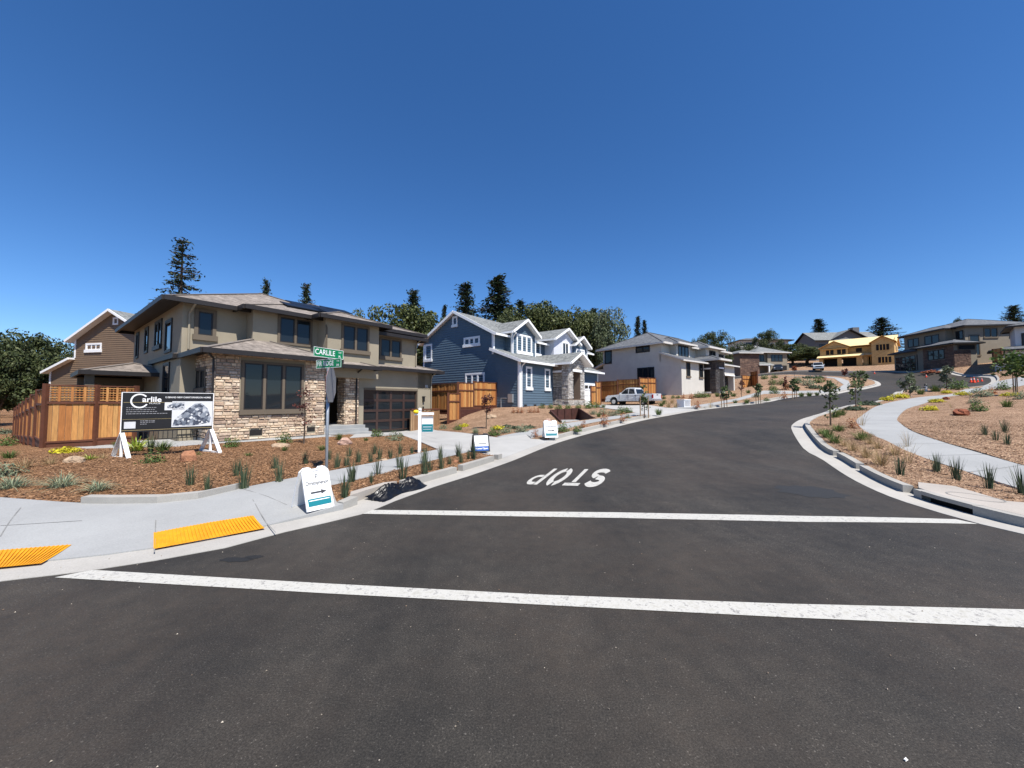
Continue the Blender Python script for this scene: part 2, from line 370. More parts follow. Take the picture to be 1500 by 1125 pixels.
V2 = np.array([(v.x, v.y) for v in V2]); TR = np.array(TR); VZ = TA(V2); CT = V2[TR].mean(1)
reg = np.zeros(len(TR), int)      # 0 mulch
names = ['soil','road','gutter','kerb','pavement','driveway','gravel_strip','drain_slab','drain_hole','landing','kerb_wall']
def setr(poly, k, only=None):
    msk = pip(CT, poly)
    if only is not None: msk &= np.isin(reg, only)
    reg[msk] = k
setr(GRAVEL, 6); setr(SWR, 4); setr(KRB, 3); setr(SW1, 4); setr(SW2, 4); setr(SW3, 4, (0,)); setr(LW, 10, (0,4)); setr(BASIN, 7, (0,)); setr(SLAB, 7)
for q in NOTCH: setr(q, 2, (3,))
setr(DRV1, 5); setr(DRV2, 5); setr(LAND, 9); setr(GUT, 2); setr(HOLE, 8); setr(ROAD, 1)
DL = distline(V2, GLINE); far_ = V2[:,1] > 60
cornerline = GLINE[:iL[0]+1]; DC = distline(V2, cornerline)
KD = DL*0+.14
sm = lambda a: np.clip(a, 0, 1)**2*(3-2*np.clip(a, 0, 1))
kerb_off = .02 + .12*sm((DC-.05)/1.35)
und = (np.sin(V2[:,0]*1.9+np.cos(V2[:,1]*1.3)*2)*np.cos(V2[:,1]*1.7+V2[:,0]*.6)*.022 + (rg.rand(len(V2))-.5)*.03)
OFF = {0: .105 + und*np.clip((np.hypot(*V2.T)-2)/4, 0, 1), 1: np.zeros(len(V2)), 2: np.full(len(V2), .006), 3: kerb_off,
       4: .02 + .11*sm(DC/1.6), 5: np.minimum(.125, .015+.115*DL/1.3), 6: .09+und, 7: np.full(len(V2), .142), 8: np.full(len(V2), -.35),
       9: None, 10: .125+.10*np.clip((distline(V2, [lw[0]])-.1)/2, 0, 1)}
zl = T(*LAND[0])+.02; OFF[9] = zl - VZ
# soft mulch mounds
OFF[0] = OFF[0] + .10*np.exp(-((V2[:,0]+9)**2/30+(V2[:,1]-9.3)**2/3.5)) + .06*np.exp(-((V2[:,0]-11)**2/9+(V2[:,1]-11.5)**2/12))
edge = {}
for ti, t in enumerate(TR):
    for a, b in ((0,1),(1,2),(2,0)): edge.setdefault((min(t[a],t[b]), max(t[a],t[b])), []).append(ti)
quads = {k: [] for k in range(11)}
for (a, b), tt in edge.items():
    if len(tt) == 2 and reg[tt[0]] != reg[tt[1]]:
        r0, r1_ = reg[tt[0]], reg[tt[1]]; d = OFF[r0][a]+OFF[r0][b]-OFF[r1_][a]-OFF[r1_][b]
        hi, lo = (r0, r1_) if d > 0 else (r1_, r0)
        if abs(d) > .002: quads[hi].append(((V2[a][0],V2[a][1],VZ[a]+OFF[lo][a]), (V2[b][0],V2[b][1],VZ[b]+OFF[lo][b]), (V2[b][0],V2[b][1],VZ[b]+OFF[hi][b]), (V2[a][0],V2[a][1],VZ[a]+OFF[hi][a])))
def region_mesh(k, name, mats):
    sel = TR[reg == k]; ids, inv = np.unique(sel, return_inverse=True); inv = inv.reshape(-1, 3)
    mb = MB(); mb.v = [(V2[i][0], V2[i][1], VZ[i]+OFF[k][i]) for i in ids]
    for t in inv:
        t = [int(v) for v in t]; a, b, c = [mb.v[i] for i in t]
        if (b[0]-a[0])*(c[1]-a[1])-(b[1]-a[1])*(c[0]-a[0]) < 0: t = t[::-1]
        mb.f.append(tuple(t)); mb.m.append(0)
    sm_n = len(mb.f)
    for q in quads[k]: mb.face(q)
    o = mb.build(name, mats); o['kind'] = 'structure'
    fl = np.zeros(len(mb.f), bool); fl[:sm_n] = True; o.data.polygons.foreach_set('use_smooth', fl)
    return o

# ground materials
def asphalt():
    m, nt, b = newmat('asphalt'); v = coords(nt)
    f = noise(nt, v, 95, 5, .8); c = ramp(nt, f, [(.32,(.0072,.0065,.0053)),(.5,(.0262,.0236,.0200)),(.66,(.056,.0505,.043))])
    sp = noise(nt, v, 62, 2, .6); c = mix(nt, ramp(nt, sp, [(.64,(0,0,0)),(.72,(.45,.45,.45))]), c, (.20,.185,.165))
    w2 = noise(nt, v, .5, 6, .65); c = mix(nt, 1, c, ramp(nt, w2, [(.3,(.62,.62,.62)),(.7,(1.40,1.38,1.34))]), 'MULTIPLY')
    w3 = noise(nt, v, 5, 6, .75); c = mix(nt, 1, c, ramp(nt, w3, [(.3,(.74,.74,.74)),(.7,(1.28,1.26,1.24))]), 'MULTIPLY')
    # wheel-polished streaks along the street
    tc = nt.nodes.new('ShaderNodeTexCoord'); mp = nt.nodes.new('ShaderNodeMapping'); mp.inputs['Rotation'].default_value = (0,0,math.radians(32)); mp.inputs['Scale'].default_value = (1.1,.10,1); nt.links.new(tc.outputs['Object'], mp.inputs[0])
    s = noise(nt, mp.outputs[0], 1.3, 5, .65); c = mix(nt, 1, c, ramp(nt, s, [(.33,(.80,.80,.80)),(.67,(1.22,1.21,1.19))]), 'MULTIPLY')
    # brown dust carried off the building lots
    d = noise(nt, v, .28, 5, .6); d2 = noise(nt, v, 7, 6, .8); dm = mix(nt, 1, ramp(nt, d, [(.42,(0,0,0)),(.58,(.40,.40,.40))]), ramp(nt, d2, [(.35,(.25,.25,.25)),(.65,(1,1,1))]), 'MULTIPLY'); c = mix(nt, dm, c, (.064,.046,.032))
    nt.links.new(c, b.inputs['Base Color']); b.inputs['Roughness'].default_value = .78; b.inputs['Specular IOR Level'].default_value = .35
    bump(nt, b, f, .5, .006); return m
def mulch():
    m, nt, b = newmat('wood_mulch'); v = coords(nt); g = N(nt, 'ShaderNodeTexVoronoi', Scale=42); g.inputs['Randomness'].default_value = 1
    vv = mix(nt, .04, v, N(nt,'ShaderNodeTexNoise', Scale=9).outputs['Color']); nt.links.new(vv, g.inputs['Vector'])
    sep = nt.nodes.new('ShaderNodeSeparateColor'); nt.links.new(g.outputs['Color'], sep.inputs[0])
    dk = ramp(nt, sep.outputs[0], [(.0, srgb(60,43,30)),(.35, srgb(108,78,53)),(.7, srgb(134,98,68)),(.95, srgb(186,146,110))])
    lt = ramp(nt, sep.outputs[0], [(.0, srgb(94,73,58)),(.3, srgb(132,104,82)),(.7, srgb(156,127,103)),(.95, srgb(190,162,134))])
    sx = nt.nodes.new('ShaderNodeSeparateXYZ'); nt.links.new(v, sx.inputs[0])
    # the two bark deliveries: dark on the corner lot, pale up the hill and across the street
    md = nt.nodes.new('ShaderNodeMath'); md.operation = 'MULTIPLY_ADD'; nt.links.new(sx.outputs[0], md.inputs[0]); md.inputs[1].default_value = 1.0
    my = nt.nodes.new('ShaderNodeMath'); my.operation = 'MULTIPLY'; nt.links.new(sx.outputs[1], my.inputs[0]); my.inputs[1].default_value = .30
    nt.links.new(my.outputs[0], md.inputs[2]); nz = nt.nodes.new('ShaderNodeMath'); nz.operation = 'MULTIPLY_ADD'; nt.links.new(noise(nt, v, .5, 3), nz.inputs[0]); nz.inputs[1].default_value = 2; nt.links.new(md.outputs[0], nz.inputs[2])
    mr = nt.nodes.new('ShaderNodeMapRange'); mr.inputs[1].default_value = 2.8; mr.inputs[2].default_value = 5.6; nt.links.new(nz.outputs[0], mr.inputs[0])
    c = mix(nt, mr.outputs[0], dk, lt)
    f = noise(nt, v, 1.1, 5, .65); c = mix(nt, 1, c, ramp(nt, f, [(.3,(.74,.72,.70)),(.7,(1.2,1.2,1.2))]), 'MULTIPLY')
    nt.links.new(c, b.inputs['Base Color']); b.inputs['Roughness'].default_value = .95; b.inputs['Specular IOR Level'].default_value = .15
    h = mix(nt, .5, g.outputs['Distance'], noise(nt, v, 40, 4)); bump(nt, b, h, 1.0, .05); return m
def concrete(name, col, streak=.10):
    m, nt, b = newmat(name); v = coords(nt); f = noise(nt, v, .8, 6, .65)
    c = ramp(nt, f, [(.3, [k*(1-streak) for k in col]), (.7, [k*(1+streak) for k in col])])
    f2 = noise(nt, v, 60, 3); c = mix(nt, 1, c, ramp(nt, f2, [(.3,(.9,.9,.9)),(.7,(1.07,1.07,1.07))]), 'MULTIPLY')
    st = noise(nt, v, 5, 5, .7); c = mix(nt, ramp(nt, st, [(.64,(0,0,0)),(.78,(.35,.35,.35))]), c, [k*.62 for k in col])
    nt.links.new(c, b.inputs['Base Color']); b.inputs['Roughness'].default_value = .88; b.inputs['Specular IOR Level'].default_value = .3
    bump(nt, b, noise(nt, v, 110, 3), .25, .004); return m
m_conc = concrete('pavement_concrete', (.295,.297,.29)); m_kerb = concrete('kerb_concrete', (.325,.31,.28), .13); m_gut = concrete('gutter_concrete', (.36,.342,.31), .14)
m_grav = plain('grey_gravel', (.33,.33,.32), .95, .5, 35, .8, 45, dist=.03)
region_mesh(0, 'soil', [mulch()]); region_mesh(1, 'road', [asphalt()]); region_mesh(2, 'gutter', [m_gut]); region_mesh(3, 'kerb', [m_kerb])
region_mesh(4, 'pavement', [m_conc]); region_mesh(5, 'driveway', [concrete('driveway_concrete', (.35,.343,.325))]); region_mesh(6, 'gravel_strip', [m_grav])
region_mesh(7, 'drain_slab', [concrete('drain_concrete', (.36,.325,.285), .12)]); region_mesh(8, 'drain_hole', [M['void']]); region_mesh(9, 'landing', [m_conc]); region_mesh(10, 'kerb_wall', [m_kerb])

# ------------------------------------------------------------------ markings and joints, draped on the surfaces below them
def drape_poly(mb, poly, off, m=0, cell=.6):
    """flat shape laid on the ground, cut small enough to follow it"""
    dn = []
    for i, a in enumerate(poly):
        b = poly[(i+1) % len(poly)]; k = max(1, int(math.dist(a, b)/.35))
        dn += [(a[0]+(b[0]-a[0])*j/k, a[1]+(b[1]-a[1])*j/k) for j in range(k)]
    q = [Vector((float(a), float(b))) for a, b in dn]; xs = [v.x for v in q]; ys = [v.y for v in q]; pts = list(q)
    gx = np.arange(min(xs), max(xs), cell); gy = np.arange(min(ys), max(ys), cell)
    if len(gx)*len(gy): 
        g = np.stack(np.meshgrid(gx, gy), -1).reshape(-1, 2); g = g[pip(g, poly)]; pts += [Vector((float(a), float(b))) for a, b in g]
    v2, _, tr, _, _, _ = delaunay_2d_cdt(pts, [(i, (i+1) % len(q)) for i in range(len(q))], [], 1, 1e-5)
    v2 = np.array([(v.x, v.y) for v in v2]); z = TA(v2)+off
    for t in tr: mb.face([(v2[i][0], v2[i][1], z[i]) for i in t], m)
def strip(mb, p, q, w, off, m=0):
    p = np.array(p); q = np.array(q); d = (q-p)/np.linalg.norm(q-p); nrm = np.array([-d[1], d[0]])*w/2; k = max(1, int(np.linalg.norm(q-p)/.5))
    for i in range(k):
        a = p+(q-p)*i/k; b = p+(q-p)*(i+1)/k; c = [a-nrm, b-nrm, b+nrm, a+nrm]; z = TA(c)+off
        mb.face([(c[j][0], c[j][1], z[j]) for j in range(4)], m)
def road_paint():
    m, nt, b = newmat('road_paint'); v = coords(nt); f = noise(nt, v, 14, 6, .75); f2 = noise(nt, v, 90, 3, .8)
    c = ramp(nt, f, [(.36,(.36,.345,.30)),(.5,(.45,.437,.395))]); wear = mix(nt, 1, ramp(nt, f, [(.53,(0,0,0)),(.61,(1,1,1))]), ramp(nt, f2, [(.41,(0,0,0)),(.52,(.9,.9,.9))]), 'MULTIPLY')
    c = mix(nt, wear, c, (.16,.15,.14)); nt.links.new(c, b.inputs['Base Color']); b.inputs['Roughness'].default_value = .7; bump(nt, b, f2, .4, .003); return m
m_paint = road_paint()
mb = MB(); drape_poly(mb, gps([(80,846.5),(135,835.5),(480,855.5),(800,872),(1150,885),(1500,893.5)], 0) + [(4.6,3.02),(4.6,2.72)] + gps([(1500,920),(1150,905),(800,887),(480,870)], 0), .005)
drape_poly(mb, gps([(530,753),(545,747.3),(900,750.8),(1180,756.2),(1400,761),(1433,768),(1180,765),(900,759)], 0), .005)
o = mb.build('road_marking', m_paint); o['kind'] = 'structure'
def text_mesh(s, size=1, ax='CENTER', bold=0):
    cu = bpy.data.curves.new('t', 'FONT'); cu.body = s; cu.size = size; cu.align_x = ax; cu.align_y = 'CENTER'; cu.offset = bold; cu.resolution_u = 3
    o = bpy.data.objects.new('t', cu); C.objects.link(o); bpy.context.view_layer.update()
    me = bpy.data.meshes.new_from_object(o.evaluated_get(bpy.context.evaluated_depsgraph_get())); bpy.data.objects.remove(o); bpy.data.curves.remove(cu)
    return me
# STOP, read by traffic coming down the hill: block stencil letters
def arc(cx, cy, rx, ry, a0, a1, k=10): return [(cx+rx*math.cos(math.radians(a0+(a1-a0)*i/k)), cy+ry*math.sin(math.radians(a0+(a1-a0)*i/k))) for i in range(k+1)]
def band(path, t):
    q = np.array(path, float); d = np.gradient(q, axis=0); n = np.stack([-d[:,1], d[:,0]], 1); n /= np.linalg.norm(n, axis=1)[:,None]
    return [tuple(v) for v in q+n*t/2] + [tuple(v) for v in (q-n*t/2)[::-1]]
tk = .25
letters = {'S': [band(arc(.5,.72,.36,.20,20,270,14)+[(.55,.51)], tk), band([(.60,.49)]+arc(.5,.28,.36,.20,70,-160,14), tk)],
 'T': [[(.08,1),(.94,1),(.94,.86),(.08,.86)], [(.39,.82),(.62,.82),(.62,0),(.39,0)]],
 'O': [band(arc(.5,.5,.34,.42,100,262,16), tk), band(arc(.5,.5,.34,.42,80,-82,16), tk)],
 'P': [[(.12,0),(.34,0),(.34,1),(.12,1)], [(.38,1)]+arc(.56,.72,.34,.28,90,-90,10)+[(.38,.44),(.38,.57)]+arc(.54,.715,.17,.145,-90,90,8)+[(.38,.86)]]}
A, B_ = np.array(gp(899,688,0)), np.array(gp(795,686.5,0)); D_, E_ = np.array(gp(880,713,0)), np.array(gp(762,709.5,0))
# baseline far from us (A: start of S, B: end of P), letter tops towards us
mb = MB()
for k, ch in enumerate('STOP'):
    for poly in letters[ch]:
        out = []
        for a, b in poly:
            s = (k+a*.92+.04)/4; p = (A*(1-s)+B_*s)*(1-b) + (D_*(1-s)+E_*s)*b; out.append(tuple(p))
        drape_poly(mb, out, .006)
o = mb.build('road_marking', m_paint); o['kind'] = 'structure'
# pavement joints
m_joint = plain('pavement_joint', (.20,.198,.19), .95, .2); mb = MB()
def joints(inner, outer, st, off):
    """score lines across a path between its two edges"""
    a = smooth(inner, .1); b = np.array(smooth(outer, .1)); acc = 0
    for i in range(1, len(a)):
        acc += math.dist(a[i], a[i-1])
        if acc >= st: acc = 0; j = np.argmin(((b-np.array(a[i]))**2).sum(1)); strip(mb, a[i], b[j], .011, off)
joints(gps([(735,645),(644,659),(548,679),(470,694),(400,708)]), gps([(735,653),(690,660.5),(640,673),(548,696),(484,711),(440,737)]), 1.5, .134)
joints(gps([(1500,717),(1433,696),(1366.7,674.7),(1326.7,661),(1286.7,642.7),(1262,628),(1255,615),(1270,603),(1297,591)]), gps([(1500,681),(1420,658.7),(1366,642.7),(1332,629),(1314,615),(1321,604),(1340,594.7)]), 1.22, .1345)
for p, q in (((370,738),(404,780)),((228,767),(226,806)),((0,778),(120,770)),((0,790),(30,752)),((226,784),(226,803)),((345,720),(420,742)),((612,645),(690,661)),((560,634),(640,646)),((590,632),(700,641))):
    strip(mb, gp(*p, .05), gp(*q, .05), .011, .133 if p[1] < 700 else .055)
# drape joints that lie on the sloping corner exactly on its surface
def coroff(x, y): 
    d = float(distline(np.array([(x, y)]), cornerline)[0]); k = min(1, max(0, d/1.6)); return .02+.11*k*k*(3-2*k)
mb2 = MB(); mb2.v = []; mb2.f = mb.f; mb2.m = mb.m
for x, y, z in mb.v: mb2.v.append((x, y, T(x, y)+(coroff(x, y)+.0035 if x < 0 else z-T(x, y))))
o = mb2.build('pavement_joint', m_joint); o['kind'] = 'structure'
# the patched utility cover and dark oil stain on the asphalt
def stain(name, px, py, rx, ry, mat, seed, off=.003, k=22):
    r = random.Random(seed); c = np.array(gp(px, py, 0)); mb = MB()
    drape_poly(mb, [(c[0]+math.cos(2*math.pi*i/k)*rx*(1+r.uniform(-.18,.18)), c[1]+math.sin(2*math.pi*i/k)*ry*(1+r.uniform(-.18,.18))) for i in range(k)], off, cell=.2)
    o = mb.build(name, mat); o['kind'] = 'structure'
def dark(name, col):
    m = plain(name, col, .8, .35, 60, .5, 120, dist=.004); return m
stain('asphalt_patch', 1186, 720, .52, .50, dark('patch_asphalt', (.020,.020,.020)), 1)
stain('oil_stain', 345, 820, .17, .06, dark('oil', (.012,.012,.012)), 2); stain('oil_stain', 372, 816, .09, .05, dark('oil', (.012,.012,.012)), 5)
# yellow tactile pads
m_yel, nt, b = newmat('yellow_tactile'); v = coords(nt, 'UV'); ck = N(nt, 'ShaderNodeTexVoronoi', Scale=1.0); ck.inputs['Randomness'].default_value = 0; nt.links.new(v, ck.inputs['Vector'])
nt.links.new(ramp(nt, noise(nt, coords(nt), 9, 4), [(.3, srgb(198,132,4)), (.7, srgb(218,152,10))]), b.inputs['Base Color']); b.inputs['Roughness'].default_value = .6
bump(nt, b, ck.outputs['Distance'], -.8, .012)
def pad(pts, label, nu):
    q = [np.array(p) for p in pts]; mb = MB(); W, H_ = np.linalg.norm(q[1]-q[0]), np.linalg.norm(q[3]-q[0]); nv = 14; s = .06
    g = lambda i, j: (q[0]*(1-i/nu)+q[1]*i/nu)*(1-j/nv)+(q[3]*(1-i/nu)+q[2]*i/nu)*j/nv
    P3 = lambda i, j: (lambda p: (p[0], p[1], T(*p)+coroff(*p)+.008))(g(i, j))
    grid_ = [[P3(i, j) for j in range(nv+1)] for i in range(nu+1)]
    for i in range(nu):
        for j in range(nv): mb.face([grid_[i][j], grid_[i+1][j], grid_[i+1][j+1], grid_[i][j+1]], 0, [(W*a/nu/s, H_*c/nv/s) for a, c in ((i,j),(i+1,j),(i+1,j+1),(i,j+1))])
    for i in range(0, nu, max(1, nu//18)):    # ribs between the rows of domes
        a, c = Vector(grid_[i][0]), Vector(grid_[i][nv]); mb.bar(a+Vector((0,0,.003)), c+Vector((0,0,.003)),   .012, .004)
    tag(mb.build('tactile_paving', m_yel), label, 'tactile paving', 'yellow tactile pads on the corner ramps')
pad(gps([(226,782.5),(371,757),(388,773),(226,803)], .035), 'long yellow tactile strip along the kerb ramp below the folding sign', 30)
pad([gp(-60,810,.05), gp(105,797,.05), gp(60,825,.03), gp(-60,837,.03)], 'yellow tactile pad tapering to a point at the left edge of the corner', 24)

# loose bark chips lying over the beds nearest the camera
chip_m = [island('bark_chip', [srgb(106,78,56), srgb(138,104,75), srgb(120,90,64), srgb(166,128,95), srgb(90,66,48)], .9), island('pale_bark_chip', [srgb(126,99,78), srgb(156,126,101), srgb(142,114,90), srgb(182,153,124), srgb(112,88,70)], .9)]
def chips(mat, n, xr, yr, seed):
    rr = np.random.RandomState(seed); q = np.stack([rr.uniform(*xr, n), rr.uniform(*yr, n)], 1); bad = np.zeros(n, bool)
    for L in (KRB, SW1, SW2, SWR, SLAB, DRV1, GRAVEL, BASIN, LW): bad |= pip(q, L)
    q = q[~bad]; z = TA(q)+.125+.10*np.exp(-((q[:,0]+9)**2/30+(q[:,1]-9.3)**2/3.5))+.06*np.exp(-((q[:,0]-11)**2/9+(q[:,1]-11.5)**2/12)); mb = MB(); r = random.Random(seed)
    for (x, y), zz in zip(q, z):
        a = r.uniform(0, 6.28); L, w_ = r.uniform(.010,.032), r.uniform(.005,.012); u = Vector((math.cos(a), math.sin(a), r.uniform(-.35,.35)))*L; v = Vector((-math.sin(a), math.cos(a), r.uniform(-.4,.4)))*w_; c = Vector((x, y, zz+r.uniform(-.01,.012))); k = len(mb.v)
        mb.v += [tuple(c-u-v), tuple(c+u-v), tuple(c+u+v), tuple(c-u+v)]; mb.f.append((k,k+1,k+2,k+3)); mb.m.append(0)
    o = mb.build('bark_chips', mat); o['kind'] = 'stuff'
chips(chip_m[0], 26000, (-13, 1), (5.4, 14.5), 1); chips(chip_m[1], 24000, (6.2, 17), (5.2, 15), 2)

# grit and pebbles washed to the edges of the asphalt
rr = np.random.RandomState(8); mb = MB(); r = random.Random(8); pts = []
for k in range(2600):
    i = rr.randint(60, 330) if k % 2 else len(LEFTS)+len(RIGHTS)-1-rr.randint(8, 120)
    p = np.array(ROAD[i % (len(LEFTS)+len(RIGHTS))]); pts.append(p+rr.randn(2)*np.array((.5,.5)))
pts = [p for p in pts if np.hypot(*p) < 22] + [np.array((rr.uniform(-5,6), rr.uniform(1.4,6))) for _ in range(260)]
pts = np.array(pts); pts = pts[pip(pts, GUT)]; z = TA(pts)
for (x, y), zz in zip(pts, z):
    q = r.uniform(.002,.006); n = len(mb.v); a = r.uniform(0, 6.28)
    for t_ in (0, 2.1, 4.2): mb.v.append((x+math.cos(a+t_)*q*1.3, y+math.sin(a+t_)*q*1.3, zz+.006))
    mb.v.append((x, y, zz+.007+q)); mb.f += [(n,n+1,n+3),(n+1,n+2,n+3),(n+2,n,n+3)]; mb.m += [0]*3
o = mb.build('grit', island('grit', [srgb(120,100,82), srgb(150,140,126), srgb(96,84,72), srgb(176,166,150)], .9)); o['kind'] = 'stuff'
# ------------------------------------------------------------------ house kit
m_shA = shingle('taupe_shingles', srgb(118,109,101), srgb(98,90,83), srgb(144,134,125))
m_shB = shingle('grey_shingles', srgb(106,108,107), srgb(88,90,89), srgb(136,138,135))
m_shC = shingle('dark_grey_shingles', srgb(86,88,92), srgb(70,72,76), srgb(108,110,112))
m_tan = stucco('tan_stucco', srgb(143,134,116)); m_tan2 = stucco('grey_tan_stucco', srgb(128,119,104))
m_trimtan = stucco('taupe_trim', srgb(98,88,75))
m_grey = stucco('pale_grey_stucco', srgb(186,183,175)); m_whitest = stucco('white_stucco', srgb(192,192,192))
m_blue = plain('blue_siding', srgb(80,98,112), .6, .06, 2); m_brown = plain('brown_siding', srgb(112,92,72), .65, .06, 2)
m_greysid = plain('light_grey_siding', srgb(196,198,206), .6, .05, 2)
m_stone = island('ledge_stone', [srgb(206,186,160), srgb(184,160,136), srgb(220,204,182), srgb(164,140,120), srgb(198,174,148), srgb(146,126,112), srgb(212,194,170)], .9, None, .5, nscale=14)
m_mortar = plain('mortar', srgb(120,104,90), .95, .2, 12)
m_gstone = island('grey_stone', [srgb(188,184,178), srgb(160,156,150), srgb(204,200,194), srgb(142,138,134), srgb(176,170,162)], .9, None, .5, nscale=14)
m_dstone = island('dark_stone', [srgb(72,70,70), srgb(56,54,56), srgb(88,84,82), srgb(64,60,60)], .9, None, .5, nscale=14)
m_bstone = island('brown_stone', [srgb(104,82,72), srgb(84,66,60), srgb(122,98,84), srgb(92,74,66)], .9, None, .5, nscale=14)
m_solar = plain('solar_panel', (.008,.009,.012), .4, .2, 6, spec=.25)
m_gdoor = plain('brown_garage_door', srgb(58,42,36), .5, .15, 4)
m_osb = None

class House:
    def __init__(s, name, label, O, u, z):
        s.O = O; n = math.hypot(*u); s.u = (u[0]/n, u[1]/n)
        s.e = thing(name, label, 'house', (O[0], O[1], z), math.atan2(u[1], u[0]))
        s.z = z
    def part(s, name, mb, mats, **k): return mb.build(name, mats, s.e, **k)
    def parts(s, name, mb, mats, **k):          # one object per separate piece
        for q in mb.split(): q.build(name, mats, s.e, **k)
def plane(kind, c):
    return {'F': lambda a,z,d=0: (a, c-d, z), 'B': lambda a,z,d=0: (a, c+d, z), 'L': lambda a,z,d=0: (c-d, a, z), 'R': lambda a,z,d=0: (c+d, a, z)}[kind]
def pbox(mb, P, a0, a1, z0, z1, d0, d1, m=0):
    mb.hexa([P(a0,z0,d0),P(a1,z0,d0),P(a1,z0,d1),P(a0,z0,d1),P(a0,z1,d0),P(a1,z1,d0),P(a1,z1,d1),P(a0,z1,d1)], m)
def window(h, P, a0, a1, z0, z1, n=1, frame='bronze', trim=None, tw=.12, sill=True, rail=0, name='window', head=0, fm=None):
    """framed window: trim boards, sash frame, mullions, glass set back behind them"""
    mb = MB(); fm = fm or M[frame]; mats = [fm]
    if trim:
        mats.append(trim)
        pbox(mb, P, a0-tw, a0, z0-tw, z1+tw, .002, .05, 1); pbox(mb, P, a1, a1+tw, z0-tw, z1+tw, .002, .05, 1)
        pbox(mb, P, a0, a1, z1, z1+tw, .002, .052, 1)
        if sill: pbox(mb, P, a0-tw-.05, a1+tw+.05, z0-tw-.10, z0-.001, .003, .11, 1)
        else: pbox(mb, P, a0, a1, z0-tw, z0, .002, .052, 1)
        if head: pbox(mb, P, a0-tw-.06, a1+tw+.06, z1+tw, z1+tw+head, .003, .10, 1)
    f = .05; k = (a1-a0)/n
    for i in range(n):
        x0, x1 = a0+i*k, a0+(i+1)*k
        if i and trim and n > 1 and k > .5: pbox(mb, P, x0-.05, x0+.05, z0, z1, .002, .045, 1); x0 += .05
        if i < n-1 and trim and k > .5: x1 -= .05
        pbox(mb, P, x0, x0+f, z0, z1, .002, .03); pbox(mb, P, x1-f, x1, z0, z1, .002, .03)
        pbox(mb, P, x0+f, x1-f, z0, z0+f, .002, .03); pbox(mb, P, x0+f, x1-f, z1-f, z1, .002, .03)
        if rail: pbox(mb, P, x0+f, x1-f, z0+(z1-z0)*rail-.015, z0+(z1-z0)*rail+.015, .002, .022)
    o = h.part(name, mb, mats)
    g = MB(); pbox(g, P, a0+.02, a1-.02, z0+.02, z1-.02, .001, .010); g.build('pane', M['glass'], o)
    return o
def clip(poly, z0, z1):
    for zc, sgn in ((z0, 1), (z1, -1)):
        out = []
        for i in range(len(poly)):
            p, q = poly[i], poly[(i+1) % len(poly)]; dp, dq = (p[1]-zc)*sgn, (q[1]-zc)*sgn
            if dp >= 0: out.append(p)
            if dp*dq < 0: t = dp/(dp-dq); out.append((p[0]+(q[0]-p[0])*t, zc))
        poly = out
        if len(poly) < 3: return []
    return poly
def lap(mb, P, poly, pitch=.19, m=0, d=.03):
    """lapped boards: each course leans out at its lower edge"""
    za, zb = min(p[1] for p in poly), max(p[1] for p in poly); k = int(za/pitch)-1; z = k*pitch
    while z < zb:
        c = clip(poly, z, z+pitch)
        if len(c) >= 3:
            mb.face([P(a, zz, d-(d-.003)*(zz-z)/pitch) for a, zz in c], m)
            lo = [p for p in c if abs(p[1]-z) < 1e-6]
            if len(lo) == 2: mb.face([P(lo[0][0], z, d), P(lo[1][0], z, d), P(lo[1][0], z, .0), P(lo[0][0], z, .0)], m)
        z += pitch
def stones(mb, P, a0, a1, z0, z1, holes=(), m=0, seed=1, h=(.07,.15), l=(.14,.44), top=None):
    r = random.Random(seed); z = z0
    while z < z1-.02:
        hh = min(r.uniform(*h), z1-z); a = a0 - r.uniform(0, .15)
        while a < a1-.01:
            L = r.uniform(*l); s0, s1 = max(a, a0), min(a+L, a1); a += L
            zt = z+hh
            if top: zt = min(zt, top((s0+s1)/2))
            segs = [(s0, s1)]
            for (x0, x1, y0, y1) in holes:
                if z+hh > y0+.01 and z < y1-.01:
                    ns = []
                    for p, q in segs:
                        if q <= x0 or p >= x1: ns.append((p, q))
                        else:
                            if p < x0: ns.append((p, x0))
                            if q > x1: ns.append((x1, q))
                    segs = ns
            for p, q in segs:
                if q-p < .03 or zt-z < .03: continue
                g, e, d = .008, .018, r.uniform(.015, .06); j = lambda: r.uniform(-.008, .008)
                B = [P(p+g, z+g, 0), P(q-g, z+g, 0), P(q-g, zt-g, 0), P(p+g, zt-g, 0)]
                Tq = [P(p+g+e+j(), z+g+e+j(), d), P(q-g-e+j(), z+g+e+j(), d), P(q-g-e+j(), zt-g-e+j(), d), P(p+g+e+j(), zt-g-e+j(), d)]
                n = len(mb.v); mb.v += B+Tq
                for f in ((4,5,6,7),(0,1,5,4),(1,2,6,5),(2,3,7,6),(3,0,4,7)): mb.f.append(tuple(n+i for i in f)); mb.m.append(m)
        z += hh
def fuv(pts):
    """uv in metres: u along the first edge, v up the slope"""
    p = [Vector(q) for q in pts]; u = (p[1]-p[0]).normalized(); nn = (p[1]-p[0]).cross(p[-1]-p[0]).normalized(); v = nn.cross(u)
    return [((q-p[0]).dot(u)+p[0].x*.37, (q-p[0]).dot(v)) for q in p]
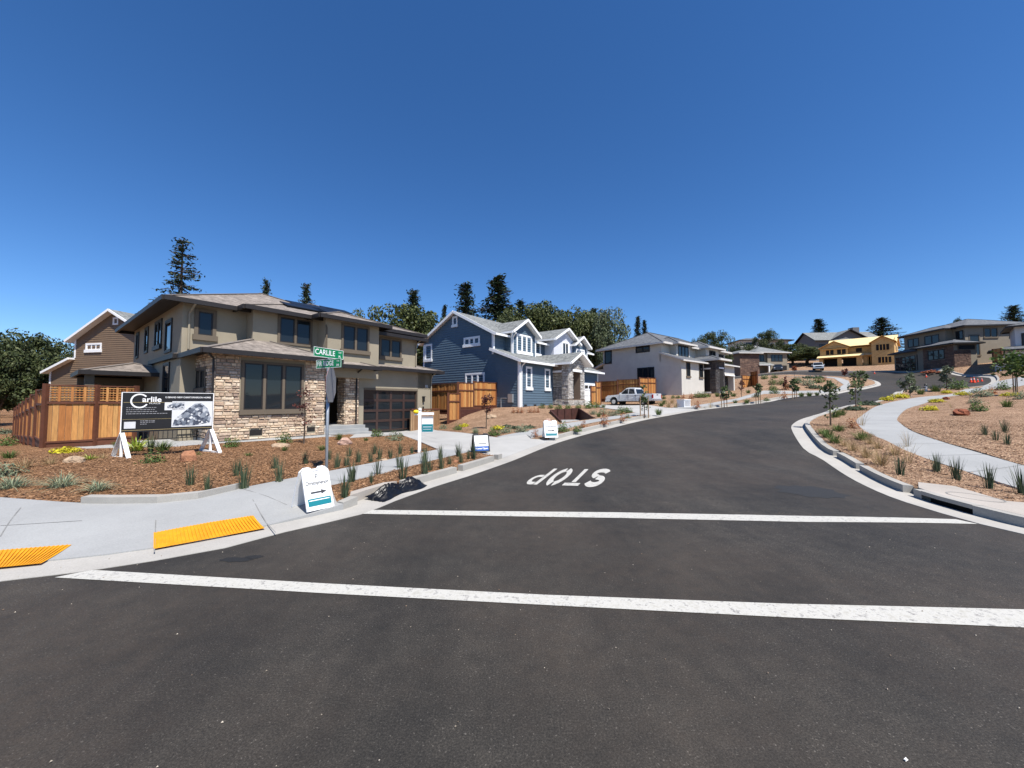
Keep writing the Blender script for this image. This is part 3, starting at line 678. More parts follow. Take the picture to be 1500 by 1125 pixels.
def hip(mb, fb, x0, x1, y0, y1, ze, pitch, fh=.19, sides='FBLR', ridge_cap=None):
    """hip roof on the rectangle of its eaves; fascia and gutter in fb"""
    W, D = x1-x0, y1-y0; z = ze
    if W >= D: r = D/2; A, B = (x0+r, (y0+y1)/2, ze+r*pitch), (x1-r, (y0+y1)/2, ze+r*pitch)
    else: r = W/2; A, B = ((x0+x1)/2, y0+r, ze+r*pitch), ((x0+x1)/2, y1-r, ze+r*pitch)
    c = [(x0,y0,z),(x1,y0,z),(x1,y1,z),(x0,y1,z)]
    if W >= D: fs = [[c[0],c[1],B,A],[c[1],c[2],B],[c[2],c[3],A,B],[c[3],c[0],A]]
    else: fs = [[c[0],c[1],A],[c[1],c[2],B,A],[c[2],c[3],B],[c[3],c[0],A,B]]
    for f in fs: mb.face(f, 0, fuv(f))
    fb.face([(x,y,ze-.03) for x,y in ((x0,y0),(x0,y1),(x1,y1),(x1,y0))])
    for a, b_ in ((c[0],c[1]),(c[1],c[2]),(c[2],c[3]),(c[3],c[0])):
        d = (Vector(b_)-Vector(a)).normalized(); o_ = Vector((d.y,-d.x,0))*.05
        p, q = Vector(a)+o_-d*.03, Vector(b_)+o_+d*.03; fb.bar(p+Vector((0,0,-fh/2+.015)), q+Vector((0,0,-fh/2+.015)), .10, fh)
    ho = Vector((0,0,.012))
    for a, b_ in [(A, B)] + [(c[i], (A if math.dist(c[i][:2], A[:2]) < math.dist(c[i][:2], B[:2]) else B)) for i in range(4)]:
        if math.dist(a, b_) > .05: mb.bar(Vector(a)+ho, Vector(b_)+ho, .22, .03, 0)
    return A, B
def slab(mb, p, th=.16, m=0, ms=1):
    """pitched slab: p[0]->p[1] along the eave, p[3],p[2] the top edge"""
    p = [Vector(q) for q in p]; q = [v-Vector((0,0,th)) for v in p]; mb.face(p, m, fuv(p)); mb.face(q[::-1], ms)
    for i in range(len(p)): j = (i+1) % len(p); mb.face([p[i], q[i], q[j], p[j]], ms)
def gable_x(mb, fb, x0, x1, y0, y1, ze0, yr, zr, ze1=None, th=.14, bw=.2):
    """gable roof, ridge along x; white barge boards at both ends"""
    ze1 = ze0 if ze1 is None else ze1
    slab(mb, [(x0,y0,ze0),(x1,y0,ze0),(x1,yr,zr),(x0,yr,zr)], th); slab(mb, [(x1,y1,ze1),(x0,y1,ze1),(x0,yr,zr),(x1,yr,zr)], th)
    for x in (x0-.025, x1+.025):
        for a, b_ in (((x,y0,ze0),(x,yr,zr)), ((x,y1,ze1),(x,yr,zr))): fb.bar(Vector(a)-Vector((0,0,bw/2-.02)), Vector(b_)-Vector((0,0,bw/2-.02)), .05, bw)
    for y, zz in ((y0-.05, ze0), (y1+.05, ze1)): fb.bar((x0-.03,y,zz-.08), (x1+.03,y,zz-.08), .10, .15)
def gable_y(mb, fb, x0, x1, y0, y1, ze, zr, th=.14, bw=.18, back=False):
    xr = (x0+x1)/2
    slab(mb, [(x0,y1,ze),(x0,y0,ze),(xr,y0,zr),(xr,y1,zr)], th); slab(mb, [(x1,y0,ze),(x1,y1,ze),(xr,y1,zr),(xr,y0,zr)], th)
    for a, b_ in (((x0,y0-.025,ze),(xr,y0-.025,zr)), ((x1,y0-.025,ze),(xr,y0-.025,zr))): fb.bar(Vector(a)-Vector((0,0,bw/2-.02)), Vector(b_)-Vector((0,0,bw/2-.02)), .05, bw)
    for x in (x0-.05, x1+.05): fb.bar((x,y0,ze-.08), (x,y1,ze-.08), .10, .15)
def downpipe(h, pts, mat, r=.04):
    mb = MB(); mb.tube(pts, r, 8); h.part('downpipe', mb, mat)
def garage_door(h, P, a0, a1, z0, z1, mat, glassrows, cols=4, rows=4, glassm=None, lites=False):
    mb = MB(); pbox(mb, P, a0, a1, z0, z1, -.16, -.12)
    ch, cw = (z1-z0)/rows, (a1-a0)/cols
    for r in range(rows):
        for c in range(cols):
            x0, x1, y0, y1 = a0+c*cw, a0+(c+1)*cw, z0+r*ch, z0+(r+1)*ch
            for q in ((x0,x0+.07,y0,y1),(x1-.07,x1,y0,y1),(x0+.07,x1-.07,y0,y0+.07),(x0+.07,x1-.07,y1-.07,y1)): pbox(mb, P, q[0], q[1], q[2]+.004, q[3]-.004, -.12, -.085)
    o = h.part('garage_door', mb, mat)
    g = MB()
    for r in glassrows:
        for c in range(cols): pbox(g, P, a0+c*cw+.07, a0+(c+1)*cw-.07, z0+r*ch+.07, z0+(r+1)*ch-.07, -.119, -.108)
    g.build('pane', glassm or M['glass'], o); return o

# ------------------------------------------------------------------ corner house: tan stucco, ledge stone, hip roofs
h = House('house', 'tan stucco corner house with stone front bay and brown garage door', (-11.376, 14.7), (440, 563), 0)
wall = MB(); W = wall
W.box(0,4.2,0,7.5,-.6,3.62)                 # stone wing core
W.box(-.55,1.75,2.5,13.4,-.6,5.82)          # near end, two storeys
W.box(1.7501,4.62,1.7,13.4,-.6,5.84)
W.box(4.6201,7.6,.9,13.4,2.9,5.84)
W.box(7.6001,10.75,1.6,13.4,-.6,5.55)
W.box(4.9,6.0,3.4,6,-.6,3.5)              # back of the entry recess
W.box(6.9,11.75,1.3,1.55,2.42,3.56); W.box(6.6,6.98,1.3,1.55,-.4,3.56,0); W.box(10.62,11.75,1.3,1.55,-.4,3.56); W.box(11.5,11.75,1.55,8,-.4,3.56); W.box(6.6,6.85,1.55,3.4,-.4,3.5)
h.part('wall', wall, m_tan)
st = MB(); PF, PL = plane('F', 0), plane('L', 0)
hole_w = (.82,3.3,1.12,3.36)
stones(st, PF, 0, 4.2, .12, 3.6, [hole_w, (1.2,1.65,.28,.5), (3.45,3.8,.3,.5)], 0, 3)
stones(st, PL, -.03, 3.9, .2, 3.6, [(1.05,3.45,2.05,3.05)], 0, 4)
stones(st, plane('R', 4.2), -.03, 3.2, .12, 3.5, (), 0, 5)
PP = plane('F', 1.15)
stones(st, PP, 5.85, 6.6, .35, 3.42, (), 0, 6); stones(st, plane('L', 5.85), 1.15, 1.9, .35, 3.42, (), 0, 7); stones(st, plane('F', 3.4), 4.9, 6.0, .3, 3.42, [(4.2,5.3,.3,2.6)], 0, 8)
W2 = MB(); W2.box(5.86,6.62,1.152,1.9,-.3,3.5); st_core = h.part('pillar', W2, m_mortar)
h.part('stone_veneer', st, m_stone)
fd = MB(); fd.box(-.05,4.26,-.045,.1,-.5,.11); fd.box(-.045,.1,.1,7,-.5,.19); h.part('foundation', fd, M['step'])
vt = MB()
for a0, a1, z0, z1 in ((1.2,1.65,.28,.5),(3.45,3.8,.3,.5)): pbox(vt, PF, a0, a1, z0, z1, .002, .012)
h.parts('crawl_vent', vt, M['void'])
stp = MB()
for i in range(3): stp.box(4.35-.0*i, 6.55, -.25+.32*i, 3.5, -.3, -.02+.16*(i+1)-(.0 if i else .0))
stp.box(4.22,4.35,.0,1.2,-.3,.52); h.part('steps', stp, M['step'])
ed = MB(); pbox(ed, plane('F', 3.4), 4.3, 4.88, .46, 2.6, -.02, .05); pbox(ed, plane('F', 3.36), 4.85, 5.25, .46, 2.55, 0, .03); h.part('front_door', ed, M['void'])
# windows
window(h, PF, .95, 3.15, 1.33, 3.22, 3, 'bronze', m_trimtan, .10, True)
window(h, plane('F', 2.5), -.02, .48, 4.5, 5.5, 1, 'bronze', m_trimtan, .13)
window(h, plane('F', 1.7), 2.86, 4.24, 4.47, 5.66, 2, 'bronze', m_trimtan, .10, False)
window(h, plane('F', .9), 5.54, 6.9, 4.36, 5.58, 2, 'bronze', m_trimtan, .10)
window(h, plane('F', 1.6), 8.18, 9.5, 4.3, 5.3, 2, 'bronze', m_trimtan, .10)
LW_ = plane('L', -.55)
window(h, LW_, 4.2, 5.25, 3.95, 5.25, 1, 'bronze', M['bronze'], .10, False); window(h, LW_, 6.2, 7.5, 4.35, 5.5, 2, 'bronze', M['bronze'], .10); window(h, LW_, 9.3, 10.0, 4.3, 5.5, 1, 'bronze', M['bronze'], .1, False); window(h, LW_, 11.9, 12.5, 4.2, 5.5, 1, 'bronze', M['bronze'], .1, False)
window(h, LW_, 4.35, 5.35, 2.0, 3.3, 1, 'bronze', M['bronze'], .1)
window(h, PL, 1.2, 3.3, 2.2, 2.95, 3, 'bronze', m_trimtan, .12)
sd = MB(); pbox(sd, PL, 4.7, 5.6, .3, 2.85, .002, .05); h.part('side_door', sd, M['bronze'])
PG = plane('F', 1.3)
garage_door(h, PG, 6.98, 10.55, .0, 2.3, m_gdoor, (0,1,2,3))
tr = MB(); pbox(tr, PG, 6.98, 10.62, 2.3, 2.42, -.1, .03); pbox(tr, PG, 10.55, 10.62, -.1, 2.3, -.1, .02); h.parts('garage_trim', tr, m_trimtan)
# roofs
roof, fas = MB(), MB(); pt = .36
hip(roof, fas, -1.2, 8.9, 2.02, 14.0, 5.86, .41); hip(roof, fas, 1.3, 11.2, 1.25, 13.8, 5.87, pt); hip(roof, fas, 4.15, 8.05, .46, 5.2, 5.88, pt); hip(roof, fas, 7.0, 11.2, 1.16, 13.0, 5.60, pt)
hip(roof, fas, -.5, 4.75, -.46, 4.3, 3.64, .36); hip(roof, fas, 4.5, 7.3, .25, 3.2, 3.50, .34); hip(roof, fas, 6.0, 12.3, .84, 3.9, 3.60, .30)
hip(roof, fas, -.62, 1.5, 3.0, 8.0, 3.66, .36)
# covered patio at the far left
hip(roof, fas, -3.0, .6, 6.4, 10.6, 3.0, .30)
h.part('roof', roof, m_shA); h.part('fascia', fas, M['bronze'])
pc = MB()
for x, y in ((-2.75,6.7),(-2.75,10.2)): pc.box(x-.14,x+.14,y-.14,y+.14,-.4,2.85)
pc.box(-2.7,-.55,9.9,10.1,-.4,2.85); h.parts('patio_post', pc, m_trimtan)
pw = MB(); pbox(pw, plane('F', 9.88), -2.0, -.9, .3, 2.4, .0, .04); h.part('patio_door', pw, M['void'])
sp = MB()
for i, (x, y, w_) in enumerate(((3.6,3.3,2.1),(4.3,4.4,2.6),(5.2,3.3,1.2),(6.4,4.9,1.6))):
    z = 5.87+(y-1.25)*pt+.10; sp.hexa([(x,y-.5,z-.5*pt-.03),(x+w_,y-.5,z-.5*pt-.03),(x+w_,y+.5,z+.5*pt-.03),(x,y+.5,z+.5*pt-.03),(x,y-.5,z-.5*pt+.02),(x+w_,y-.5,z-.5*pt+.02),(x+w_,y+.5,z+.5*pt+.02),(x,y+.5,z+.5*pt+.02)])
sp.hexa([(9.0,1.6,5.9),(10.2,1.6,5.9),(10.2,2.6,6.26),(9.0,2.6,6.26),(9.0,1.6,5.96),(10.2,1.6,5.96),(10.2,2.6,6.32),(9.0,2.6,6.32)]); h.parts('solar_panel', sp, m_solar)
downpipe(h, [(-.25,1.95,5.7),(-.3,2.35,5.45),(-.33,2.44,5.35),(-.33,2.44,3.85)], m_tan); downpipe(h, [(4.75,1.2,5.75),(4.66,.95,5.5),(4.66,.84,5.3),(4.66,.84,3.9)], m_trimtan)
downpipe(h, [(10.7,1.1,5.5),(10.66,1.45,5.3),(10.66,1.54,5.2),(10.66,1.54,3.9)], m_tan); downpipe(h, [(6.35,.35,3.4),(6.4,.9,3.2),(6.42,1.06,3.1),(6.42,1.06,.3)], M['bronze'])
downpipe(h, [(-.4,-.5,3.5),(-.1,-.12,3.3),(-.09,-.1,3.1),(-.09,-.1,.2)], M['bronze']); downpipe(h, [(11.7,.8,3.5),(11.66,1.15,3.3),(11.66,1.25,3.1),(11.66,1.25,.1)], m_tan)
wl = MB(); pbox(wl, PG, 10.98, 11.1, 1.65, 1.95, .003, .12); pbox(wl, PG, 10.96, 11.12, 1.95, 1.99, .003, .15); h.part('wall_lamp', wl, M['black_metal'])
hb = MB(); pbox(hb, PG, 11.0,11.08,.6,1.35,.003,.06); h.part('utility_pipe', hb, M['black_metal'])
nm = text_mesh('52', .2, bold=.004); nmo = obj('house_number', nm, h.e, (11.3,1.29,2.62)); nmo.rotation_euler = (math.pi/2,0,0); nm.materials.append(M['white'])

# ------------------------------------------------------------------ brown gabled house behind it
bx = atY(107, 580, 32); h = House('house', 'brown lap sided house with white gable trim behind the left fence', (bx[0], 32), (.977, -.2), -1.0)
zz = 1.0; wl_ = MB(); PF = plane('F', 0)
gab = [(0,-.5),(8.2,-.5),(8.2,6.9+zz),(3.95,9.0+zz),(0,6.75+zz)]; lap(wl_, PF, gab, .17); lean = [(-2.7,-.5),(0,-.5),(0,5.2+zz),(-2.7,4.2+zz)]; lap(wl_, PF, lean, .17)
wl_.box(.01,8.19,.01,9,-1,6.6+zz); wl_.box(-2.69,0,.01,7,-1,4.1+zz); h.part('wall', wl_, m_brown)
rf, fs_ = MB(), MB(); gable_y(rf, fs_, -.45, 8.65, -.45, 9, 6.72+zz, 9.14+zz); 
slab(rf, [(-3.05,7,4.15+zz),(-3.05,-.4,4.15+zz),(0,-.4,5.3+zz),(0,7,5.3+zz)], .14); fs_.bar((-3.05,-.43,4.08+zz),(0,-.43,5.22+zz),.05,.18); fs_.bar((-3.1,-.4,4.08+zz),(-3.1,7,4.08+zz),.1,.15)
h.part('roof', rf, [m_shB, M['white']]); h.part('barge_board', fs_, M['white'])
cb = MB(); cb.box(-2.72,-2.56,-.05,.06,-1,4.2+zz); cb.box(-.06,.08,-.05,.06,5.3+zz,6.8+zz); h.parts('corner_board', cb, M['white'])
window(h, PF, 1.3, 2.75, 5.95+zz, 6.35+zz, 3, 'white', M['white'], .14, True); window(h, PF, 4.05, 4.45, 8.0+zz, 8.45+zz, 1, 'white', M['white'], .08, False)
window(h, plane('L', 0), .3, 1.4, 5.3+zz, 6.5+zz, 1, 'white', M['white'], .1)

# ------------------------------------------------------------------ blue craftsman house
h = House('house', 'dark blue lap sided house with white trim and grey stone porch', atY(761,596,27)[:2], (440, 563), 0)
w = MB(); PL, PF = plane('L', 0), plane('F', 0)
lap(w, PL, [(0,.6),(2.45,.6),(2.45,5.5),(0,4.6)]); lap(w, PL, [(2.45,.6),(10.4,.6),(10.4,6.75),(6.5,8.78),(2.45,6.75)]); lap(w, PF, [(0,.6),(4.4,.6),(4.4,4.62),(0,4.62)])
w.box(.01,4.39,.01,3,-.5,4.6); w.box(.01,15.4,2.46,10.39,-.5,6.7)
lap(w, plane('R', 15.4), [(2.45,.6),(10.4,.6),(10.4,6.75),(6.5,8.78),(2.45,6.75)]); lap(w, plane('F', 2.45), [(0,4.6),(15.4,4.6),(15.4,6.8),(0,6.8)]); lap(w, plane('R', 4.4), [(0,.6),(2.5,.6),(2.5,5.2),(0,4.5)])
w.prism([(10.2,1.0),(14.55,1.0),(14.55,8),(10.2,8)], -.5, 4.0)     # garage block (its front is cut by the door trim below)
lap(w, plane('F', 1.0), [(10.2,3.35),(14.55,3.35),(14.55,4.55),(10.2,4.55)]); lap(w, plane('R', 14.55), [(1.0,.6),(8,.6),(8,4.55),(1.0,4.55)]); lap(w, plane('F', 1.0), [(14.15,.9),(14.55,.9),(14.55,3.35),(14.15,3.35)])
def dormer(x0, x1, y, ze, zr, zb, lapped=True, depth=4):
    xr = (x0+x1)/2; w.prism([(x0+.01,y+.01),(x1-.01,y+.01),(x1-.01,y+depth),(x0+.01,y+depth)], zb, ze)
    if lapped:
        lap(w, plane('F', y), [(x0,zb),(x1,zb),(x1,ze),(xr,zr-.12),(x0,ze)]); lap(w, plane('L', x0), [(y,zb),(y+2.5,zb),(y+2.5,ze),(y,ze)]); lap(w, plane('R', x1), [(y,zb),(y+2.5,zb),(y+2.5,ze),(y,ze)])
dormer(1.45, 4.55, 1.8, 7.0, 8.05, 4.9); dormer(10.3, 13.0, 1.4, 7.0, 7.75, 4.6)
h.part('wall', w, m_blue)
w2 = MB(); x0, x1, y = 7.0, 11.0, 1.5
w2.prism([(x0,y),(x1,y),(x1,y+4),(x0,y+4)], 5.0, 7.15); w2.face([(x0,y,7.15),(x1,y,7.15),((x0+x1)/2,y,8.1)]); h.part('gable_wall', w2, m_greysid)
rf, fs_ = MB(), MB()
gable_x(rf, fs_, -.28, 15.7, 2.0, 10.85, 6.72, 6.5, 9.0, 6.72)
gable_y(rf, fs_, 1.1, 4.9, 1.4, 6.2, 7.0, 8.2); gable_y(rf, fs_, 6.6, 11.4, 1.1, 6.2, 7.12, 8.35); gable_y(rf, fs_, 9.95, 13.35, 1.0, 5.5, 6.98, 7.95)
slab(rf, [(-.4,-.35,4.58),(5.2,-.35,4.58),(5.2,2.45,5.62),(-.4,2.45,5.62)], .13); slab(rf, [(5.2,-.35,4.58),(10.4,.4,4.68),(10.4,2.45,5.62),(5.2,2.45,5.62)], .13)
slab(rf, [(10.4,.55,4.62),(15.0,.55,4.62),(15.0,2.45,5.4),(10.4,2.45,5.4)], .13)
fs_.bar((-.43,-.38,4.50),(-.43,2.45,5.54),.05,.2); fs_.bar((-.45,-.42,4.48),(5.2,-.42,4.48),.12,.16); fs_.bar((10.2,.48,4.52),(15.05,.48,4.52),.12,.16)
gable_y(rf, fs_, 4.0, 7.6, -1.9, 2.4, 4.66, 5.6)
h.part('roof', rf, [m_shB, M['white']]); h.part('barge_board', fs_, M['white'])
cb = MB()
for a, b_, c, d, e, f in ((-.05,.12,-.05,.12,.6,4.5),(-.05,.1,2.38,2.55,5.2,6.7),(1.39,1.52,1.74,1.87,5.1,6.95),(4.48,4.6,1.74,1.86,5.2,6.95),(-.05,.1,10.3,10.46,1,6.6),(12.92,13.05,1.34,1.46,4.8,6.9),(14.46,14.6,.94,1.08,.9,4.5)): cb.box(a,b_,c,d,e,f)
h.parts('corner_board', cb, M['white'])
window(h, PF, .84, 1.4, 2.68, 4.1, 1, 'white', M['white'], .10, True, .5); window(h, PF, 3.3, 3.86, 2.68, 4.1, 1, 'white', M['white'], .10, True, .5)
window(h, PL, 3.9, 5.4, 6.15, 6.6, 3, 'white', M['white'], .12); window(h, PL, 3.4, 5.2, 2.7, 3.75, 3, 'white', M['white'], .13); window(h, PL, 9.45, 10.15, 5.3, 6.5, 1, 'white', M['white'], .12); window(h, PL, 6.35, 6.75, 7.9, 8.5, 1, 'white', M['white'], .10)
window(h, plane('F', 1.8), 2.1, 3.95, 5.6, 6.85, 3, 'white', M['white'], .12, True, .55); window(h, plane('F', 1.5), 8.5, 9.5, 5.9, 7.0, 2, 'white', M['white'], .10); window(h, plane('F', 1.4), 10.9, 12.4, 5.4, 6.6, 3, 'white', M['white'], .12, True, .55); window(h, plane('F', 2.45), 5.6, 6.2, 5.8, 6.7, 1, 'white', M['white'], .1)
# porch
sv, sc = MB(), MB()
sc.box(4.45,5.15,-1.4,-.8,.5,4.6); sc.box(6.35,7.05,-1.4,-.8,.5,4.6); sc.box(5.15,6.35,-1.4,-.8,4.05,4.6); sc.box(4.45,4.75,-.8,1.6,3.9,4.6); sc.box(4.4,7.1,-1.45,1.8,.4,1.82); sc.face([(4.45,-1.4,4.6),(7.05,-1.4,4.6),(5.75,-1.4,5.4)]); h.part('porch', sc, m_mortar)
QF = plane('F', -1.4)
stones(sv, QF, 4.45, 7.05, 1.85, 5.35, [(5.15,6.35,1.7,4.02)], 0, 21, top=lambda a: 5.35-abs(a-5.75)*.62); stones(sv, plane('L', 4.45), -1.4, -.8, 1.85, 4.6, (), 0, 22);  stones(sv, plane('F', -1.45), 4.4, 7.1, .9, 1.8, (), 0, 24); stones(sv, plane('L', 4.4), -1.45, 1.5, .9, 1.8, (), 0, 25); h.part('stone_veneer', sv, m_gstone); sv = MB(); stones(sv, plane('F', 2.2), 4.5, 10, 1.85, 4.6, [(5.2,6.3,1.8,4.0)], 0, 26)
h.part('stone_veneer', sv, m_gstone)
ls = MB(); pbox(ls, QF, 5.0, 6.5, 4.02, 4.2, .03, .1); pbox(ls, plane('L', 4.45), -.8, .5, 3.95, 4.1, .02, .1); h.parts('lintel', ls, M['white'])
dr = MB(); pbox(dr, plane('F', 2.2), 5.2, 6.3, 1.85, 4.0, .0, .04); h.part('front_door', dr, M['void'])
rl = MB()
for i in range(9): rl.box(4.5,4.52,-.75+i*.14,-.73+i*.14,1.82,2.75)
rl.box(4.49,4.53,-.8,.5,2.75,2.79); h.part('porch_railing', rl, M['black_metal'])
gd = plane('F', .98)
g_ = garage_door(h, plane('F', .80), 10.7, 13.95, 1.3, 3.3, M['white'], (), 4, 4); gg = MB()
for c in range(4):
    for k in range(2): pbox(gg, plane('F', .80), 10.82+c*.8125+k*.3, 10.82+c*.8125+k*.3+.26, 2.95, 3.2, -.08, -.07)
[q.build('pane', M['glass'], g_) for q in gg.split()]
tr = MB(); pbox(tr, gd, 10.55, 10.7, 1.2, 3.45, -.01, .06); pbox(tr, gd, 13.95, 14.1, 1.2, 3.45, -.01, .06); pbox(tr, gd, 10.7, 13.95, 3.3, 3.45, -.01, .06); h.parts('garage_trim', tr, M['white'])
sp = MB()
for i, (x, y, w_) in enumerate(((2.6,3.6,3.6),(4.2,4.7,4.4))):
    z = 6.72+(y-2.0)*.507+.12; sp.hexa([(x,y-.5,z-.29),(x+w_,y-.5,z-.29),(x+w_,y+.5,z+.22),(x,y+.5,z+.22),(x,y-.5,z-.24),(x+w_,y-.5,z-.24),(x+w_,y+.5,z+.27),(x,y+.5,z+.27)])
h.parts('solar_panel', sp, m_solar)
downpipe(h, [(1.3,1.3,6.85),(1.42,1.66,6.6),(1.45,1.71,6.5),(1.45,1.71,5.3)], M['white'], .045); downpipe(h, [(.2,-.36,4.4),(.2,-.1,4.2),(.16,-.08,4.0),(.16,-.08,1.2)], M['white'], .045)
vt = MB()
for a in (.5,1.7,2.9): pbox(vt, PF, a, a+.35, 1.32, 1.45, .023, .03)
h.parts('crawl_vent', vt, M['void'])
mt = MB(); pbox(mt, PL, .5, .9, 1.6, 2.2, .02, .2); mt.tube([(-.1,1.6,1.2),(-.1,1.6,1.9),(-.1,1.1,1.9)], .03); h.part('gas_meter', mt, M['galv'])

# ------------------------------------------------------------------ white stucco house with hip roof
k = 39/36; zf = lambda z: EYE+(z-EYE)*k
h = House('house', 'pale stucco house with grey hip roof and dark stone entry behind the pickup', atY(999,578,39)[:2], (690, 563), 0)
def kb(mb, x0, x1, y0, y1, z0, z1): mb.box(x0*k, x1*k, y0*k, y1*k, zf(z0), zf(z1))
w = MB(); kb(w,0,4.6,0,2.2,1.2,5.6); kb(w,.001,13.6,2.0,9,1.2,7.45); kb(w,0,5,8.9,10.4,1.2,5.3); kb(w,1.6,4.4,1.3,2.1,5.2,7.55); kb(w,7.2,10.3,.9,2.1,5.0,7.55); kb(w,11.2,13.4,1.5,2.1,5.0,7.5)
kb(w,10.2,13.5,.5,2.2,4.65,5.75); kb(w,10.2,10.6,.5,2.2,1.2,4.651); kb(w,13.2,13.5,.5,2.2,1.2,4.651); kb(w,10.25,13.3,1.2,2.1,1.2,4.6)
w.hexa([(0,2.2*k,zf(5.6)),(4.6*k,2.2*k,zf(5.6)),(4.6*k,2.0*k,zf(5.6)),(0,2.0*k,zf(5.6)),(0,2.2*k,zf(6.5)),(4.6*k,2.2*k,zf(6.5)),(4.6*k,2.0*k,zf(6.5)),(0,2.0*k,zf(6.5))])
w.face([(0,0,zf(5.59)),(0,2.2*k,zf(5.59)),(0,2.2*k,zf(6.45))])
h.part('wall', w, m_grey)
rf, fs_ = MB(), MB()
hip(rf, fs_, -.55*k, 14.2*k, 1.45*k, 9.5*k, zf(7.45), .47, .2); hip(rf, fs_, 1.1*k, 4.9*k, .8*k, 5*k, zf(7.52), .45, .2); hip(rf, fs_, 6.7*k, 10.8*k, .4*k, 5*k, zf(7.55), .45, .2); hip(rf, fs_, 10.7*k, 14.1*k, 1.0*k, 5*k, zf(7.5), .45, .2)
hip(rf, fs_, 4.7*k, 7.4*k, -1.5*k, 2.4*k, zf(5.95), .36, .2)
slab(rf, [(-.45*k,-.45*k,zf(5.58)),(4.9*k,-.45*k,zf(5.58)),(4.9*k,2.05*k,zf(6.55)),(-.45*k,2.05*k,zf(6.55))], .15); slab(rf, [(9.7*k,.05*k,zf(5.8)),(14.0*k,.05*k,zf(5.8)),(14.0*k,2.1*k,zf(6.4)),(9.7*k,2.1*k,zf(6.4))], .15); slab(rf, [(5.2*k,10.7*k,zf(5.2)),(-.4*k,10.7*k,zf(5.2)),(-.4*k,8.8*k,zf(5.95)),(5.2*k,8.8*k,zf(5.95))], .15)
m_wfas = stucco('pale_fascia', srgb(190,186,180)); h.part('roof', rf, [m_shC, m_wfas]); h.part('fascia', fs_, m_wfas)
PF, PL = plane('F', 0), plane('L', 0)
window(h, PF, .95*k, 1.62*k, zf(4.1), zf(5.4), 1, 'black_metal', m_trimtan, .06); window(h, PF, 3.55*k, 4.3*k, zf(4.1), zf(5.4), 1, 'black_metal', m_trimtan, .06)
window(h, PL, 3.3*k, 4.75*k, zf(6.75), zf(7.3), 2, 'black_metal', M['black_metal'], .08, False); window(h, PL, 2.85*k, 4.6*k, zf(3.7), zf(5.05), 3, 'black_metal', M['black_metal'], .08, False); window(h, PL, 7.9*k, 8.7*k, zf(5.9), zf(7.2), 1, 'black_metal', M['black_metal'], .08, False)
window(h, plane('F', 1.3*k), 2.0*k, 4.0*k, zf(5.95), zf(7.3), 3, 'black_metal', M['black_metal'], .05, False); window(h, plane('F', .9*k), 8.0*k, 9.4*k, zf(6.1), zf(7.2), 2, 'black_metal', M['black_metal'], .06, False); window(h, plane('F', 1.5*k), 11.6*k, 13.0*k, zf(6.1), zf(7.15), 2, 'black_metal', M['black_metal'], .06, False)
sc, sv = MB(), MB(); kb(sc,5.0,6.99,-1,2.2,1.4,5.75); h.part('porch', sc, m_mortar)
stones(sv, plane('F', -1*k), 5.0*k, 7.0*k, zf(2.2), zf(5.75), [(5.75*k,6.6*k,zf(2.6),zf(5.1))], 0, 31, (.12,.22), (.3,.7)); stones(sv, plane('L', 5.0*k), -1*k, 2.1*k, zf(2.2), zf(5.75), [(-.4*k,1.3*k,zf(2.7),zf(5.0))], 0, 32, (.12,.22), (.3,.7)); stones(sv, plane('R', 7.0*k), -1*k, 1*k, zf(2.2), zf(5.75), (), 0, 33, (.12,.22), (.3,.7)); h.part('stone_veneer', sv, m_dstone)
dr = MB(); pbox(dr, plane('F', -1*k), 5.75*k, 6.6*k, zf(2.6), zf(5.0), .002, .012); pbox(dr, plane('L', 5.0*k), -.4*k, 1.3*k, zf(2.7), zf(4.9), .002, .012); h.parts('porch_opening', dr, M['void'])
ls = MB(); pbox(ls, plane('F', -1*k), 5.6*k, 6.75*k, zf(5.0), zf(5.15), .02, .09); pbox(ls, plane('F', -1*k), 5.6*k, 6.75*k, zf(2.5), zf(2.65), .02, .1); pbox(ls, plane('L', 5.0*k), -.5*k, 1.4*k, zf(4.95), zf(5.08), .02, .09); pbox(ls, plane('L', 5.0*k), -.5*k, 1.4*k, zf(2.5), zf(2.65), .02, .09); pbox(ls, plane('F', .5*k), 10.3*k, 13.45*k, zf(4.6), zf(4.72), .002, .08); h.parts('lintel', ls, M['white'])
garage_door(h, plane('F', 1.05*k), 10.6*k, 13.2*k, zf(2.8), zf(4.6), M['black_metal'], (0,1,2,3), 3, 4)

# ------------------------------------------------------------------ houses up the hill
def osb():
    m, nt, b = newmat('plywood_sheathing'); v = coords(nt); f = noise(nt, v, 3, 6, .7)
    sx = nt.nodes.new('ShaderNodeTexBrick'); sx.inputs['Scale'].default_value = 1; sx.inputs['Brick Width'].default_value = 2.44; sx.inputs['Row Height'].default_value = 1.22; sx.inputs['Mortar Size'].default_value = .015
    sx.inputs['Color1'].default_value = srgb(200,164,106); sx.inputs['Color2'].default_value = srgb(186,148,94); sx.inputs['Mortar'].default_value = srgb(140,100,60)
    mp = coords(nt, 'Object'); rx = nt.nodes.new('ShaderNodeMapping'); rx.inputs['Rotation'].default_value = (math.pi/2, 0, .6); nt.links.new(mp, rx.inputs[0]); nt.links.new(rx.outputs[0], sx.inputs['Vector'])
    c = mix(nt, 1, sx.outputs['Color'], ramp(nt, f, [(.3,(.85,.84,.82)),(.7,(1.1,1.1,1.08))]), 'MULTIPLY'); nt.links.new(c, b.inputs['Base Color']); b.inputs['Roughness'].default_value = .85; return m
m_osb = osb(); m_deck = plain('roof_sheathing', srgb(216,194,144), .85, .08, 1.5); m_lumber = plain('framing_lumber', srgb(206,160,92), .8, .15, 4)
